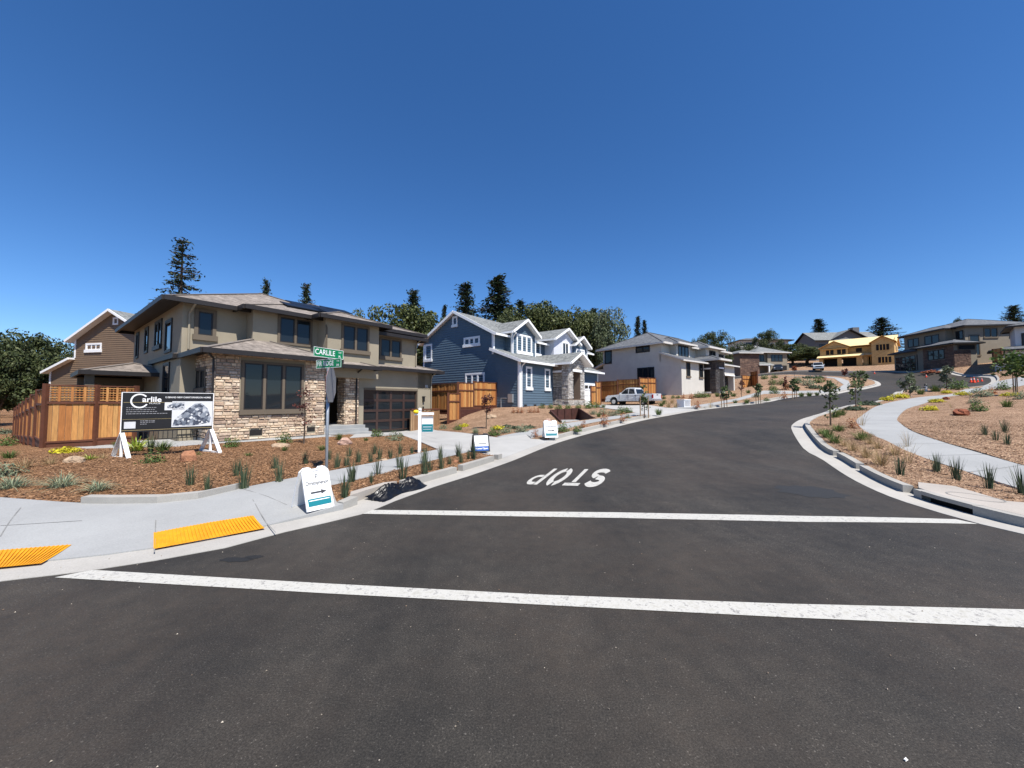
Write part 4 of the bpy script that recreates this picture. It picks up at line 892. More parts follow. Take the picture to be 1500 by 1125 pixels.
# timber house under construction. local x: along its garage front (from the far left end), y: depth
p0 = atY(1202, 543, 96); p1 = atY(1312, 537, 86); ux = (p1[0]-p0[0], p1[1]-p0[1]); Lf = math.hypot(*ux)
h = House('house', 'unfinished house of bare yellow plywood sheathing with open garage bays', p0[:2], ux, T(*p1[:2])-.25)
h.e.scale.z = .87
g = h.z; w = MB(); L = Lf
w.box(0,.42*L,-1.2,-1.0,2.6,3.0); 
for a, b_ in ((0,.06*L),(.26*L,.32*L),(.52*L,.60*L)): w.box(a, b_, -1.2, -1.0, -.6, 2.6)
w.box(0,.6*L,-1.2,-1.0,2.6,3.1001); w.box(0,.2,-1.0,8,-.6,3.0); w.box(0.001,.4*L,0,8,3.0,5.9); w.box(.4*L,.72*L,1.0,8,2.8,5.6); w.box(.6*L,.66*L,-.4,-.2,-.6,3.0); w.box(.62*L,.64*L,.9,1.0,-.6,3); w.box(.72*L,L,-1.4,9,-.6,6.2); w.box(.6*L,.72*L,2.2,8,-.6,2.9)
w.face([(.72*L,-1.4,6.2),(L,-1.4,6.2),(.86*L,-1.4,7.6)]); w.face([(L,-1.4,6.2),(L,9,6.2),(L,3.8,8.3)]); w.face([(.02*L,-.01,5.9),(.4*L,-.01,5.9),(.21*L,-.01,7.5)])
h.part('wall', w, m_osb)
vd = MB()
for a, b_ in ((.06*L,.26*L),(.32*L,.52*L)): vd.box(a, b_, .6, .7, -.6, 2.6)
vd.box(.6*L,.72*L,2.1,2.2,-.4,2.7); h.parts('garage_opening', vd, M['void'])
fr = MB()
for a in (.62,.645,.67,.70): fr.box(a*L-.05,a*L+.05,-.35,-.25,-.5,2.8)
fr.box(.6*L,.72*L,-.4,-.2,2.8,3.0); h.parts('porch_post', fr, m_lumber)
rf = MB(); slab(rf, [(-.4,-1.7,3.0),(.62*L,-1.7,3.0),(.62*L,0,3.7),(-.4,0,3.7)], .14); slab(rf, [(.58*L,-.9,3.1),(.74*L,-.9,3.1),(.74*L,1,3.8),(.58*L,1,3.8)], .14)
slab(rf, [(.02*L,-.3,5.5),(.42*L,-.3,5.5),(.42*L,.3,5.7),(.02*L,.3,5.7)], .12)
slab(rf, [(-.3,8.4,5.8),(-.3,-.4,5.8),(.21*L,-.4,7.7),(.21*L,8.4,7.7)], .12); slab(rf, [(.44*L,-.4,5.8),(.44*L,8.4,5.8),(.21*L,8.4,7.7),(.21*L,-.4,7.7)], .12)
slab(rf, [(.1*L,-.2,5.9),(L+.4,-.2,5.9),(L+.4,3.8,8.4),(.1*L,3.8,8.4)], .12); slab(rf, [(L+.4,9.4,6.0),(.1*L,9.4,6.0),(.1*L,3.8,8.4),(L+.4,3.8,8.4)], .12)
slab(rf, [(.69*L,3,6.1),(.69*L,-1.9,6.1),(.86*L,-1.9,7.8),(.86*L,3,7.8)], .12); slab(rf, [(1.03*L,-1.9,6.1),(1.03*L,3,6.1),(.86*L,3,7.8),(.86*L,-1.9,7.8)], .12)
h.part('roof', rf, [m_deck, m_lumber])
def hole(P, a0, a1, z0, z1, n):
    mb = MB(); pbox(mb, P, a0, a1, z0, z1, .002, .02); 
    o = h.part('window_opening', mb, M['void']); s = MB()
    for i in range(1, n): pbox(s, P, a0+(a1-a0)*i/n-.06, a0+(a1-a0)*i/n+.06, z0, z1, .02, .05)
    if n > 1: [q.build('stud', m_lumber, o) for q in s.split()]
hole(plane('F', 0), .09*L, .20*L, 3.9, 5.2, 2); hole(plane('F', 0), .25*L, .37*L, 3.9, 5.2, 2); hole(plane('F', 1.0), .5*L, .58*L, 4.2, 5.3, 1); hole(plane('F', -1.4), .78*L, .94*L, 4.0, 5.5, 4); hole(plane('F', -1.4), .8*L, .96*L, .7, 2.2, 4)
hole(plane('R', L), .8, 1.2, 4.0, 5.4, 1); hole(plane('R', L), 3.6, 4.8, 4.0, 5.5, 1); hole(plane('R', L), 6.2, 6.7, 4.4, 5.4, 1); hole(plane('R', L), 1.8, 3.0, 2.0, 2.6, 1)

# tan house with grey hip roofs at the top of the street. x along its sunlit side, y away
h = House('house', 'tan stucco and stone house with dark grey hip roof at the top of the street', (66.3, 57.4), (.99, -.14), 7.2)
w = MB(); w.box(0,3.0,0,6,-1,3.2); w.box(3.0,12.5,1.6,11.6,-1,6.1); w.box(1.0,3.01,6,11.9,-1,3.0); w.box(2.0,3.02,3.5,11,3.0,6.0); w.box(3.001,3.9,1.3,1.61,-1,3.1); w.box(9,15,-.5,3,-1,2.6); h.part('wall', w, m_tan2)
sv = MB(); stones(sv, plane('F', 0), 0, 2.2, -.4, 2.2, (), 0, 41, (.14,.24), (.3,.7)); stones(sv, plane('L', 0), 0, 5, -.4, 3.0, [(1.4,4.2,1.0,2.6)], 0, 42, (.14,.24), (.3,.7)); h.part('stone_veneer', sv, m_bstone)
rf, fs_ = MB(), MB(); hip(rf, fs_, 2.4, 13.1, 1.0, 12.2, 6.1, .36, .2); hip(rf, fs_, 1.4, 7, 3.0, 11.5, 6.05, .36, .2); hip(rf, fs_, -.6, 3.5, -.6, 6.5, 3.25, .36, .2); hip(rf, fs_, .4, 4, 5.8, 12.4, 3.05, .34, .2); hip(rf, fs_, 8.4, 15.6, -1.1, 3.2, 2.65, .3, .2)
h.part('roof', rf, m_shC); h.part('fascia', fs_, M['bronze'])
PR = plane('F', 1.6); window(h, PR, 3.6, 4.8, 1.6, 4.6, 1, 'bronze', m_trimtan, .12); window(h, PR, 5.6, 7.2, 4.3, 5.6, 2, 'bronze', m_trimtan, .12); window(h, PR, 9.0, 9.9, 4.4, 5.7, 1, 'bronze', m_trimtan, .12)
window(h, plane('F', 0), .6, 2.7, 2.3, 2.9, 1, 'bronze', m_trimtan, .08, False); window(h, plane('F', 1.3), 3.3, 3.75, 2.1, 2.8, 1, 'bronze', m_trimtan, .1)
PL = plane('L', 0); window(h, PL, 1.5, 4.1, 1.1, 2.5, 3, 'bronze', M['bronze'], .08, False); window(h, plane('L', 2.0), 4.6, 7.0, 4.0, 5.3, 2, 'bronze', M['bronze'], .08, False); window(h, plane('L', 2.0), 8.2, 10.2, 4.0, 5.3, 2, 'bronze', M['bronze'], .08, False); window(h, plane('L', 3.0), 1.9, 2.9, 4.2, 5.4, 1, 'bronze', M['bronze'], .08, False)
garage_door(h, plane('L', .86), 7.7, 11.6, -.2, 2.3, m_gdoor, (0,1,2,3)); en = MB(); pbox(en, plane('L', 1.0), 6.3, 7.4, -.2, 2.4, .002, .02); h.part('front_door', en, M['void'])

# dark stone and grey house across the side street
q0 = atY(1106, 547, 94); h = House('house', 'grey hip roofed house with dark brick end wall across the side street', (q0[0], q0[1]), (1, .10), T(q0[0], q0[1])-.4)
w = MB(); w.box(0,8.2,0,8,-1,5.8); w.box(2.6,8.2,-1.0,.01,-1,3.0); w.box(3.0,8.19,-.5,.01,3.0,5.8); h.part('wall', w, m_tan2)
sv = MB(); c_ = MB(); c_.box(-5.0,-.01,-1.5,6,-1,5.4); h.part('brick_wall', c_, m_mortar)
stones(sv, plane('F', -1.5), -5, 0, -1, 5.4, (), 0, 51, (.2,.3), (.4,.8)); stones(sv, plane('R', 0), -1.5, 0, -1, 5.4, (), 0, 52, (.2,.3), (.4,.8)); h.part('stone_veneer', sv, m_bstone)
rf, fs_ = MB(), MB(); hip(rf, fs_, -.6, 8.9, -1.1, 8.6, 5.85, .42, .2); hip(rf, fs_, -5.6, .6, -2.1, 6.6, 5.5, .34, .2); slab(rf, [(-.2,-1.8,2.7),(3.6,-1.8,2.7),(3.6,.1,3.5),(-.2,.1,3.5)], .15)
h.part('roof', rf, [m_shB, m_wfas]); h.part('fascia', fs_, m_wfas)
window(h, plane('F', 0), .9, 2.4, 3.7, 5.2, 2, 'black_metal', M['black_metal'], .08, False); window(h, plane('F', -.5), 4.0, 6.9, 3.7, 5.2, 3, 'black_metal', M['black_metal'], .08, False)
en = MB(); pbox(en, plane('F', -1.0), 4.0, 7.6, -1, 2.6, .002, .03); h.part('garage_door', en, M['void']); pb = MB(); pb.box(-.1,2.6,-1.7,-1.5,2.45,2.75); pb.box(2.3,2.6,-1.7,-1.4,-1,2.45); h.parts('porch_beam', pb, M['white'])
# white house higher on the hill
q1 = atY(1085, 520, 140); h = House('house', 'large white house on the ridge above the grey one', (q1[0], q1[1]), (1, -.05), 17.0)
w = MB(); w.box(0,17,0,9,-6,7.2); h.part('wall', w, m_whitest); rf, fs_ = MB(), MB(); hip(rf, fs_, -.8, 17.6, -.8, 9.8, 7.2, .25, .3); hip(rf, fs_, 7.5, 18, -1.6, 6, 7.0, .22, .3); h.part('roof', rf, m_shC); h.part('fascia', fs_, M['bronze'])
window(h, plane('F', 0), 12.5, 15.5, 4.2, 6.2, 2, 'black_metal', M['black_metal'], .1, False); window(h, plane('F', 0), 2, 4.5, 4.2, 6.2, 2, 'black_metal', M['black_metal'], .1, False)
# grey gabled house behind the plywood one
q2 = atY(1195, 530, 116); h = House('house', 'dark grey gabled house behind the plywood house', (q2[0], q2[1]), (1, -.10), 13.0)
w = MB(); w.box(0,18,0,9,-4,7.4); w.face([(4.5,-.02,7.4),(14.5,-.02,7.4),(9.5,-.02,10.2)]); w.box(12.2,14.0,2,4,8,11.4); w.face([(.01,-.0,7.2),(.01,9,7.2),(.01,4.6,10.2)]); w.face([(17.99,0,7.2),(17.99,9,7.2),(17.99,4.6,10.2)]); h.part('wall', w, m_dstone and plain('slate_siding', srgb(92,92,94), .7, .06, 2))
rf, fs_ = MB(), MB(); gable_x(rf, fs_, -.6, 18.6, -.8, 10, 7.2, 4.6, 10.4); gable_y(rf, fs_, 4.0, 15.0, -.9, 5, 7.3, 10.4); h.part('roof', rf, [m_shB, M['bronze']]); h.part('barge_board', fs_, M['bronze'])
window(h, plane('F', 0), 1.2, 2.8, 4.4, 6, 2, 'black_metal', M['black_metal'], .1, False)
# white house cut by the right edge of the view
q3 = atY(1489, 529, 50.5); h = House('house', 'white stucco house at the right edge beside a short red fence', (q3[0], q3[1]), (.66, -.75), T(q3[0], q3[1])-.2)
w = MB(); w.box(0,9,0,6,-1,5.8); w.box(-1.8,4,-2.2,0,-1,2.5); h.part('wall', w, m_whitest); rf, fs_ = MB(), MB(); hip(rf, fs_, -.7, 9.7, -.7, 6.7, 5.8, .36, .2); hip(rf, fs_, -2.3, 4.5, -2.8, .4, 2.55, .3, .2); h.part('roof', rf, m_shC); h.part('fascia', fs_, M['bronze'])
window(h, plane('F', 0), .6, 1.6, 3.3, 4.7, 1, 'bronze', M['bronze'], .1, False)
# ------------------------------------------------------------------ fences
def fence(label, panels, kick=True, group=None, boards=None, bw=.14):
    t = thing('fence', label, 'fence', (panels[0][0][0], panels[0][0][1], panels[0][2]), 0, group)
    ox, oy, oz = t.location; r = random.Random(len(label)); bm_, rm, lm = MB(), MB(), MB(); posts = {}
    for pn in panels:
        p, q, z0, z1 = pn[:4]; lat = len(pn) > 4 and pn[4]
        p = np.array(p)-(ox, oy); q = np.array(q)-(ox, oy); L = np.linalg.norm(q-p); d = (q-p)/L; n = np.array([-d[1], d[0]]); z0 -= oz; z1 -= oz
        ang = lambda s, o: p+d*s+n*o
        def bx(mb, s0, s1, o0, o1, za, zb):
            c = [ang(s0,o0), ang(s1,o0), ang(s1,o1), ang(s0,o1)]; mb.hexa([(v[0],v[1],za) for v in c]+[(v[0],v[1],zb) for v in c])
        top = z1-.62 if lat else z1-.05; s = .01
        while s < L-.01:
            e = min(s+bw*r.uniform(.85,1.1), L-.01); o = r.uniform(-.012,.012); bx(bm_, s+.004, e-.004, o-.012, o+.012, z0+(.16 if kick else .02), top); s = e
        bx(rm, 0, L, -.045, .045, z1-.04, z1); bx(rm, 0, L, -.055, .055, top-.02-(0 if lat else .50), top+.06-(0 if lat else .50)); bx(rm, 0, L, -.05, .05, z0+.02 if not kick else z0+.12, z0+.10 if not kick else z0+.18)
        if kick: bx(rm, 0, L, -.025, .025, z0-.15, z0+.12)
        if lat:
            z = top+.09
            while z < z1-.06: bx(lm, .02, L-.02, -.018, -.003, z, z+.028); z += .085
            s = .05
            while s < L-.03: bx(lm, s, s+.028, .003, .018, top+.07, z1-.05); s += .085
            s = L/4
            while s < L-.1: bx(lm, s-.03, s+.03, -.03, -.019, top+.06, z1-.04); s += L/4
        for e in (0, L):
            v = ang(e, 0); key = (round(v[0],1), round(v[1],1)); a, b_ = posts.get(key, ((9, -9), v)); posts[key] = ((min(a[0], z0), max(a[1], z1)), v)
    bm_.build('boards', boards or M['redwood'], t); rm.build('rails', M['redwood_trim'], t)
    if lm.f: lm.build('lattice', M['redwood'], t)
    for (za, zb), v in posts.values():
        mb = MB(); mb.box(v[0]-.06, v[0]+.06, v[1]-.06, v[1]+.06, za-.5, zb+.03); mb.build('post', M['redwood_trim'], t)
    return t
c0 = (-15.4, 12.7)
pan = [(c0, h1(-2.9,1.92), .16, 2.22, True), (h1(-2.9,1.92), h1(-1.9,1.92), .2, 2.22, True)]
e0 = np.array((-33, 25.6)); k_ = 7
for i in range(k_):
    a = np.array(c0)+(e0-c0)*i/k_; b_ = np.array(c0)+(e0-c0)*(i+1)/k_; zb = .14-1.0*(i+.5)/k_+.12; pan.append((tuple(a), tuple(b_), zb, zb+1.9))
fence('redwood fence with lattice top turning the corner beside the tan house', pan)
# small black metal gate between that fence and the house
t = thing('metal_gate', 'narrow black metal picket gate between the redwood fence and stone wall', 'gate', (*h1(-1.85,1.92), .1), math.atan2(H1U[1], H1U[0])); mb = MB()
for i in range(13): mb.box(.04+.14*i, .06+.14*i, -.01, .01, .1, 1.15)
mb.box(0, 1.8, -.015, .015, .1, .13); mb.box(0, 1.8, -.015, .015, 1.12, 1.15); mb.build('pickets', M['black_metal'], t)
for x in (0, 1.8):
    q = MB(); q.box(x-.03, x+.03, -.03, .03, -.4, 1.25); q.build('post', M['black_metal'], t)
BO = np.array(atY(761,596,27)[:2]); BU = H1U; BV = H1V
def hb(x, y): return tuple(BO+BU*x+BV*y)
fence('stepped redwood fence between tan house garage and blue house', [(hb(-2.4,2.1), hb(-.05,2.1), 1.22, 3.05), (hb(-3.9,2.1), hb(-2.45,2.1), 1.12, 2.93), (hb(-3.9,2.15), hb(-3.9,5.0), .95, 2.9), (hb(-3.9,5.0), hb(-3.9,8.0), .9, 2.8), (hb(-4.95,1.9), hb(-3.95,1.9), .32, 2.2)])
t = thing('retaining_wall', 'dark timber retaining wall below the stepped redwood fence', 'retaining wall', (*hb(-3.9,2.0), .2), math.atan2(BU[1], BU[0])); mb = MB()
for i in range(6): mb.box(.0, 3.6, -.06+.01*i, .10, -.5+.24*i, -.27+.24*i)
mb.build('timbers', M['dark_timber'], t); q = MB(); q.box(-.08,.08,-.16,-.06,-.6,.9); q.build('post', M['dark_timber'], t)
t = thing('retaining_wall', 'pale vertical timber retaining wall beside the garage corner', 'retaining wall', (*hb(-7.2,2.7), .1), math.atan2(BU[1], BU[0])); mb = MB(); r = random.Random(2)
for i in range(22): mb.box(.1*i, .1*i+.094, -.05+r.uniform(-.02,.02), .08, -.4, 1.0+r.uniform(-.03,.03))
mb.build('boards', M['old_wood'], t); q = MB(); q.box(0,2.2,-.08,.12,1.04,1.12); q.build('rails', M['redwood_trim'], t)
WO = np.array(atY(999,578,39)[:2]); WU = np.array((690,563))/math.hypot(690,563); WV = np.array((-WU[1], WU[0]))
def hw(x, y): return tuple(WO+WU*x+WV*y)
fence('redwood fence behind the pickup beside the pale stucco house', [(hw(-3.8,2.4), hw(-2.3,2.4), 2.3, 4.08), (hw(-2.3,2.4), hw(-.85,2.4), 2.3, 4.12), (hw(-3.8,2.4), hw(-4.1,4.8), 2.0, 3.95), (hw(-4.1,4.8), hw(-4.4,7.4), 1.8, 3.85), (hw(-4.4,7.4), hw(-8.5,8.6), 1.4, 3.7)])
fence('two narrow stepped redwood panels right of the white garage door', [(hw(-9.7,3.2), hw(-9.0,3.2), 1.2, 3.5), (hw(-10.4,3.2), hw(-9.7,3.2), 1.1, 3.1)])
def ff(label, L, hgt, Y):
    p, q = [atY(a, b, Y) for a, b in L]; fence(label, [(p[:2], q[:2], min(p[2], q[2]), min(p[2], q[2])+hgt)], False)
p, q, r_ = atY(1087.5, 571, 52), atY(1101, 571, 53), atY(1110, 570, 51.5)
fence('short redwood fence at the right end of the pale stucco house', [(p[:2], q[:2], p[2], p[2]+2.0), (q[:2], r_[:2], p[2]+.1, p[2]+2.5)])
p, q = atY(1455, 531, 50), atY(1468, 531, 49); fence('short redwood fence panel beside the white house at the right edge', [(p[:2], q[:2], p[2], p[2]+1.75)])
# timber walled cut in front of the blue house
L4 = [np.array(v) for v in LAND]; zA = zl
t = thing('retaining_wall', 'dark red timber wall around the sunken landing before the blue house', 'retaining wall', (L4[0][0], L4[0][1], zA), 0)
def wallpoly(name, a, b_, za, zb, th=.07):
    a = np.array(a)-L4[0]; b_ = np.array(b_)-L4[0]; d = (b_-a)/np.linalg.norm(b_-a); n = np.array([-d[1], d[0]])*th/2; mb = MB()
    c = [a-n, b_-n, b_+n, a+n]; zt = [za, zb, zb, za]; mb.hexa([(v[0],v[1],-.3) for v in c]+[(v[0],v[1],k2) for v, k2 in zip(c, zt)]); mb.build(name, M['dark_timber'], t)
b1, b2 = L4[3], L4[2]; h1z = T(*b1)+.28-zA; h2z = T(*b2)+.28-zA
wallpoly('back_boards', b1, b2, h1z, h2z); wallpoly('side_boards', L4[0], b1, .18, h1z); wallpoly('side_boards', L4[1], b2, .18, h2z)
for s in (.25,.5,.75):
    v = b1+(b2-b1)*s-L4[0]-BV*.06; mb = MB(); mb.box(v[0]-.05, v[0]+.05, v[1]-.05, v[1]+.05, -.3, h1z+(h2z-h1z)*s+.02); mb.build('post', M['dark_timber'], t)

# ------------------------------------------------------------------ signs
m_sblack = plain('sign_black', (.010,.010,.011), .5, .2); m_teal = plain('sign_teal', srgb(14,112,122), .5, .05); m_sblue = plain('sign_blue', srgb(24,78,150), .5, .05); m_ink = plain('sign_ink', (.035,.037,.042), .6, .1)
m_sgreen = plain('sign_green', srgb(0,118,72), .45, .05); m_gold = plain('sign_gold', srgb(168,150,104), .5, .1); m_red = plain('sign_red', srgb(170,24,30), .45, .05); m_greytxt = plain('sign_grey', (.25,.25,.26), .6, .1)
m_yelp = plain('yellow_plastic', srgb(236,200,20), .5, .08)
def panel_text(parent, s, size, x, z, y, mat, name='lettering', ax='CENTER', bold=0, sx=1, fit=0):
    me = text_mesh(s, size, ax, bold)
    if fit: xs = [v.co.x for v in me.vertices]; sx = fit/(max(xs)-min(xs))
    me.materials.append(mat); o = obj(name, me, parent, (x, y, z)); o.rotation_euler = (math.pi/2, 0, 0); o.scale = (sx, 1, 1); return o
def flat(parent, name, polys, y, mat, th=.004):
    mb = MB()
    for p in polys: mb.hexa([(p[0],y,p[2]),(p[1],y,p[2]),(p[1],y+th,p[2]),(p[0],y+th,p[2]),(p[0],y,p[3]),(p[1],y,p[3]),(p[1],y+th,p[3]),(p[0],y+th,p[3])])
    return mb.build(name, mat, parent)
# large development board
bl, br = np.array((-10.33, 10.2)), np.array((-9.03, 11.62)); d = br-bl; Wb = float(np.linalg.norm(d))
gz = T(*((bl+br)/2))+.16
t = thing('billboard', 'large black development sign reading Carlile on white braced legs', 'sign board', (*bl, gz), math.atan2(d[1], d[0]))
flat(t, 'board', [(0, Wb, .66, 1.72)], 0, m_sblack, .03); flat(t, 'edge', [(-.02, 0, .65, 1.73), (Wb, Wb+.02, .65, 1.73), (0, Wb, 1.72, 1.735)], -.004, M['white'], .04)
flat(t, 'gold_line', [(.02, 1.02, 1.455, 1.463), (0, Wb, .705, .715)], -.004, m_gold); flat(t, 'gold_line', [(.02, 1.0, 1.0, 1.006)], -.004, m_gold)
# the ring of the C and the name
mb = MB(); k_ = 28; pts = [(.33+.165*math.cos(math.radians(a)), .18*math.sin(math.radians(a))+1.5) for a in np.linspace(40, 330, k_)]
for (x0, z0), (x1, z1) in zip(pts[:-1], pts[1:]): mb.bar((x0,-.004,z0), (x1,-.004,z1), .006, .034, up=(0,1,0)) if False else mb.hexa([(x0*1.0+(.33-x0)*.10,-.005,z0+(1.5-z0)*.10),(x1+(.33-x1)*.10,-.005,z1+(1.5-z1)*.10),(x1-(.33-x1)*.10,-.005,z1-(1.5-z1)*.10),(x0-(.33-x0)*.10,-.005,z0-(1.5-z0)*.10)]+[(x0+(.33-x0)*.10,-.001,z0+(1.5-z0)*.10),(x1+(.33-x1)*.10,-.001,z1+(1.5-z1)*.10),(x1-(.33-x1)*.10,-.001,z1-(1.5-z1)*.10),(x0-(.33-x0)*.10,-.001,z0-(1.5-z0)*.10)])
mb.build('logo_ring', M['white'], t); panel_text(t, 'arlile', .20, .38, 1.535, -.004, M['white'], 'lettering', 'LEFT', .004); panel_text(t, 'PLACE', .05, .52, 1.43, -.004, M['white'], 'lettering', 'LEFT', 0, 1.6)
panel_text(t, '12 BRAND NEW CHRISTOPHERSON HOMES', .062, .84, 1.60, -.004, M['white'], 'lettering', 'LEFT', .001, 1, 1.02)
r = random.Random(4); sm_ = []
for row, (z, L) in enumerate(((1.31,.60),(1.255,.56),(1.20,.60),(1.145,.82),(.95,.55),(.91,.5),(.86,.42))):
    x = .08 if row < 4 else .36
    while x < .08+L:
        w_ = r.uniform(.02,.07); sm_.append((x, x+w_, z, z+.016)); x += w_+.014
flat(t, 'small_print', sm_, -.004, m_greytxt, .003)
flat(t, 'pale_panel', [(.05,.27,.76,.94)], -.004, plain('sign_pale', (.55,.56,.57), .6, .1))
# aerial view printed on the board: pale ground with a dark lozenge of lots
mp, nt, b = newmat('printed_aerial'); v = coords(nt); g_ = N(nt, 'ShaderNodeTexVoronoi', Scale=16); nt.links.new(v, g_.inputs['Vector']); sep = nt.nodes.new('ShaderNodeSeparateColor'); nt.links.new(g_.outputs['Color'], sep.inputs[0])
nt.links.new(ramp(nt, sep.outputs[0], [(.2,srgb(56,62,76)),(.5,srgb(96,104,116)),(.8,srgb(150,156,164)),(.95,srgb(206,208,208))]), b.inputs['Base Color']); b.inputs['Roughness'].default_value = .5
flat(t, 'picture', [(1.0, Wb-.01, .76, 1.49), (.84, 1.27, 1.24, 1.46)], -.005, plain('print_paper', (.62,.63,.64), .6, .06))
mb = MB(); lz = [(1.02,.80),(1.06,.98),(1.35,1.28),(1.50,1.42),(1.66,1.43),(1.80,1.28),(1.88,1.0),(1.86,.86),(1.5,.79)]
mb.face([(x,-.009,z) for x, z in lz]); mb.face([(x,-.0095,z) for x, z in ((1.26,1.3),(1.26,1.4),(1.18,1.44),(1.0,1.42),(.9,1.36),(.9,1.3))][::-1]); mb.build('printed_map', mp, t)
for x in (.02, Wb-.02):
    for sy, nm in ((-1,'brace'),(1,'brace')):
        q = MB(); q.bar((x,sy*.05+.015,.64), (x-sy*.13,.02+sy*.60,-.02), .05, .09, up=(1,0,0)); q.build(nm, M['offwhite'], t)
    q = MB(); q.bar((x+.135,-.62,-.02), (x-.135,.62,-.02), .06, .07); q.build('foot', M['offwhite'], t); q = MB(); q.box(x-.03,x+.03,.031,.09,-.1,1.6); q.box(x-.03,x+.03,-.01,.0309,-.05,.655); q.build('post', M['offwhite'], t)
# folding signs
def aframe(label, px, py, off, W_, H_, face_dir, frame, kind, spread=.22):
    x, y = gp(px, py, off); n_d = math.hypot(*face_dir); x -= face_dir[1]/n_d*spread; y += face_dir[0]/n_d*spread
    off = min(off, coroff(x, y)+.005); t = thing('folding_sign', label, 'folding sign', (x, y, T(x, y)+off), math.atan2(face_dir[1], face_dir[0]))
    lean = math.atan2(spread, H_)
    for sgn, nm in ((-1,'front_panel'),(1,'back_panel')):
        mb = MB(); hs = [(-W_/2,0),(-W_/2+.03,-.0),(W_/2-.03,0),(W_/2,0.0),(W_/2,H_-.06),(W_/2-.05,H_),(W_*.17,H_),(W_*.13,H_-.035),(-W_*.13,H_-.035),(-W_*.17,H_),(-W_/2+.05,H_),(-W_/2,H_-.06)]
        k = len(hs); mb.v = [(a,-.012,c) for a, c in hs]+[(a,.012,c) for a, c in hs]; mb.f = [tuple(range(k)), tuple(range(2*k-1,k-1,-1))]+[(i,(i+1)%k,k+(i+1)%k,k+i) for i in range(k)]; mb.m = [0]*len(mb.f)
        o = mb.build(nm, frame, t, loc=(0, sgn*spread, 0)); o.rotation_euler.x = sgn*lean
        if sgn < 0: fr = o
    y0 = -.014
    if kind == 'teal':
        flat(fr, 'teal_band', [(-W_*.42, W_*.42, H_*.10, H_*.27)], y0-.003, m_teal, .004); flat(fr, 'white_line', [(-W_*.38, W_*.36, H_*.215, H_*.235)], y0-.006, M['white'], .003)
        flat(fr, 'rule', [(-W_*.44, W_*.44, H_*.865, H_*.872)], y0-.002, m_greytxt, .003); flat(fr, 'handle_slot', [(-W_*.10, W_*.10, H_*.90, H_*.92)], y0-.002, m_greytxt, .003)
        mb = MB(); z = H_*.40
        mb.prism([(-W_*.28,z-.009),(W_*.10,z-.009),(W_*.10,z-.03),(W_*.30,z+.003),(W_*.10,z+.036),(W_*.10,z+.015),(-W_*.28,z+.015)], 0, .004); o = mb.build('arrow', m_ink, fr, loc=(0,y0,0)); o.rotation_euler.x = math.pi/2; o.location.z = 0
        panel_text(fr, 'P', H_*.15, 0, H_*.77, y0-.002, m_ink); panel_text(fr, 'Christopherson', H_*.12, 0, H_*.625, y0-.002, m_ink, bold=.0012, fit=W_*.84); panel_text(fr, 'BUILDERS', H_*.045, 0, H_*.53, y0-.002, m_greytxt, sx=1.4)
    else:
        flat(fr, 'insert', [(-W_*.42, W_*.42, H_*.30, H_*.88)], y0-.002, M['white'], .004); flat(fr, 'blue_band', [(-W_*.42, W_*.42, H_*.06, H_*.30)], y0-.003, m_sblue, .005)
        panel_text(fr, 'Home Open', H_*.13, 0, H_*.18, y0-.006, M['white'], bold=.002, fit=W_*.74); panel_text(fr, 'Christopherson', H_*.07, 0, H_*.68, y0-.004, m_greytxt, fit=W_*.62); flat(fr, 'arrow', [(-W_*.2, W_*.3, H_*.42, H_*.46)], y0-.005, m_ink, .004)
    return t
aframe('white folding sign with arrow and teal band on the corner pavement', 470, 742, .11, .40, .63, (.60,.80), M['white'], 'teal', .24)
aframe('black framed folding sign with a blue band beside the driveway', 706, 662, .13, .50, .56, (.95,.32), m_sblack, 'blue', .18)
aframe('small white folding sign with teal band at the driveway mouth', 808, 641, .13, .52, .66, (.97,.22), M['white'], 'teal', .18)
# estate agent post sign
x, y = gp(614.5, 662, .12); t = thing('yard_sign', 'white hanging post sign with teal panel by the tan house driveway', 'sign', (x, y, T(x, y)+.1), .15)
mb = MB(); mb.box(-.045,.045,-.045,.045,-.2,1.32); mb.build('post', M['white'], t); mb = MB(); mb.box(-.16,.42,-.03,.03,1.14,1.22); mb.build('arm', M['white'], t)
flat(t, 'panel', [(.06,.40,.62,1.10)], -.01, M['white'], .02); flat(t, 'teal_panel', [(.065,.395,.63,.86)], -.013, m_teal, .004); flat(t, 'grey_panel', [(.06,.40,1.04,1.10)], -.013, m_greytxt, .004); flat(t, 'white_line', [(.10,.36,.77,.785),(.10,.34,.70,.71)], -.017, M['white'], .003)
mb = MB(); mb.blob((-.11,-.02,1.24), (.09,.06,.06), 12, 8, .08); mb.build('yellow_cover', m_yelp, t, smooth=True); mb = MB(); mb.blob((.0,-.02,1.31), (.055,.05,.05), 10, 7, .06); mb.build('white_cap', M['white'], t, smooth=True)
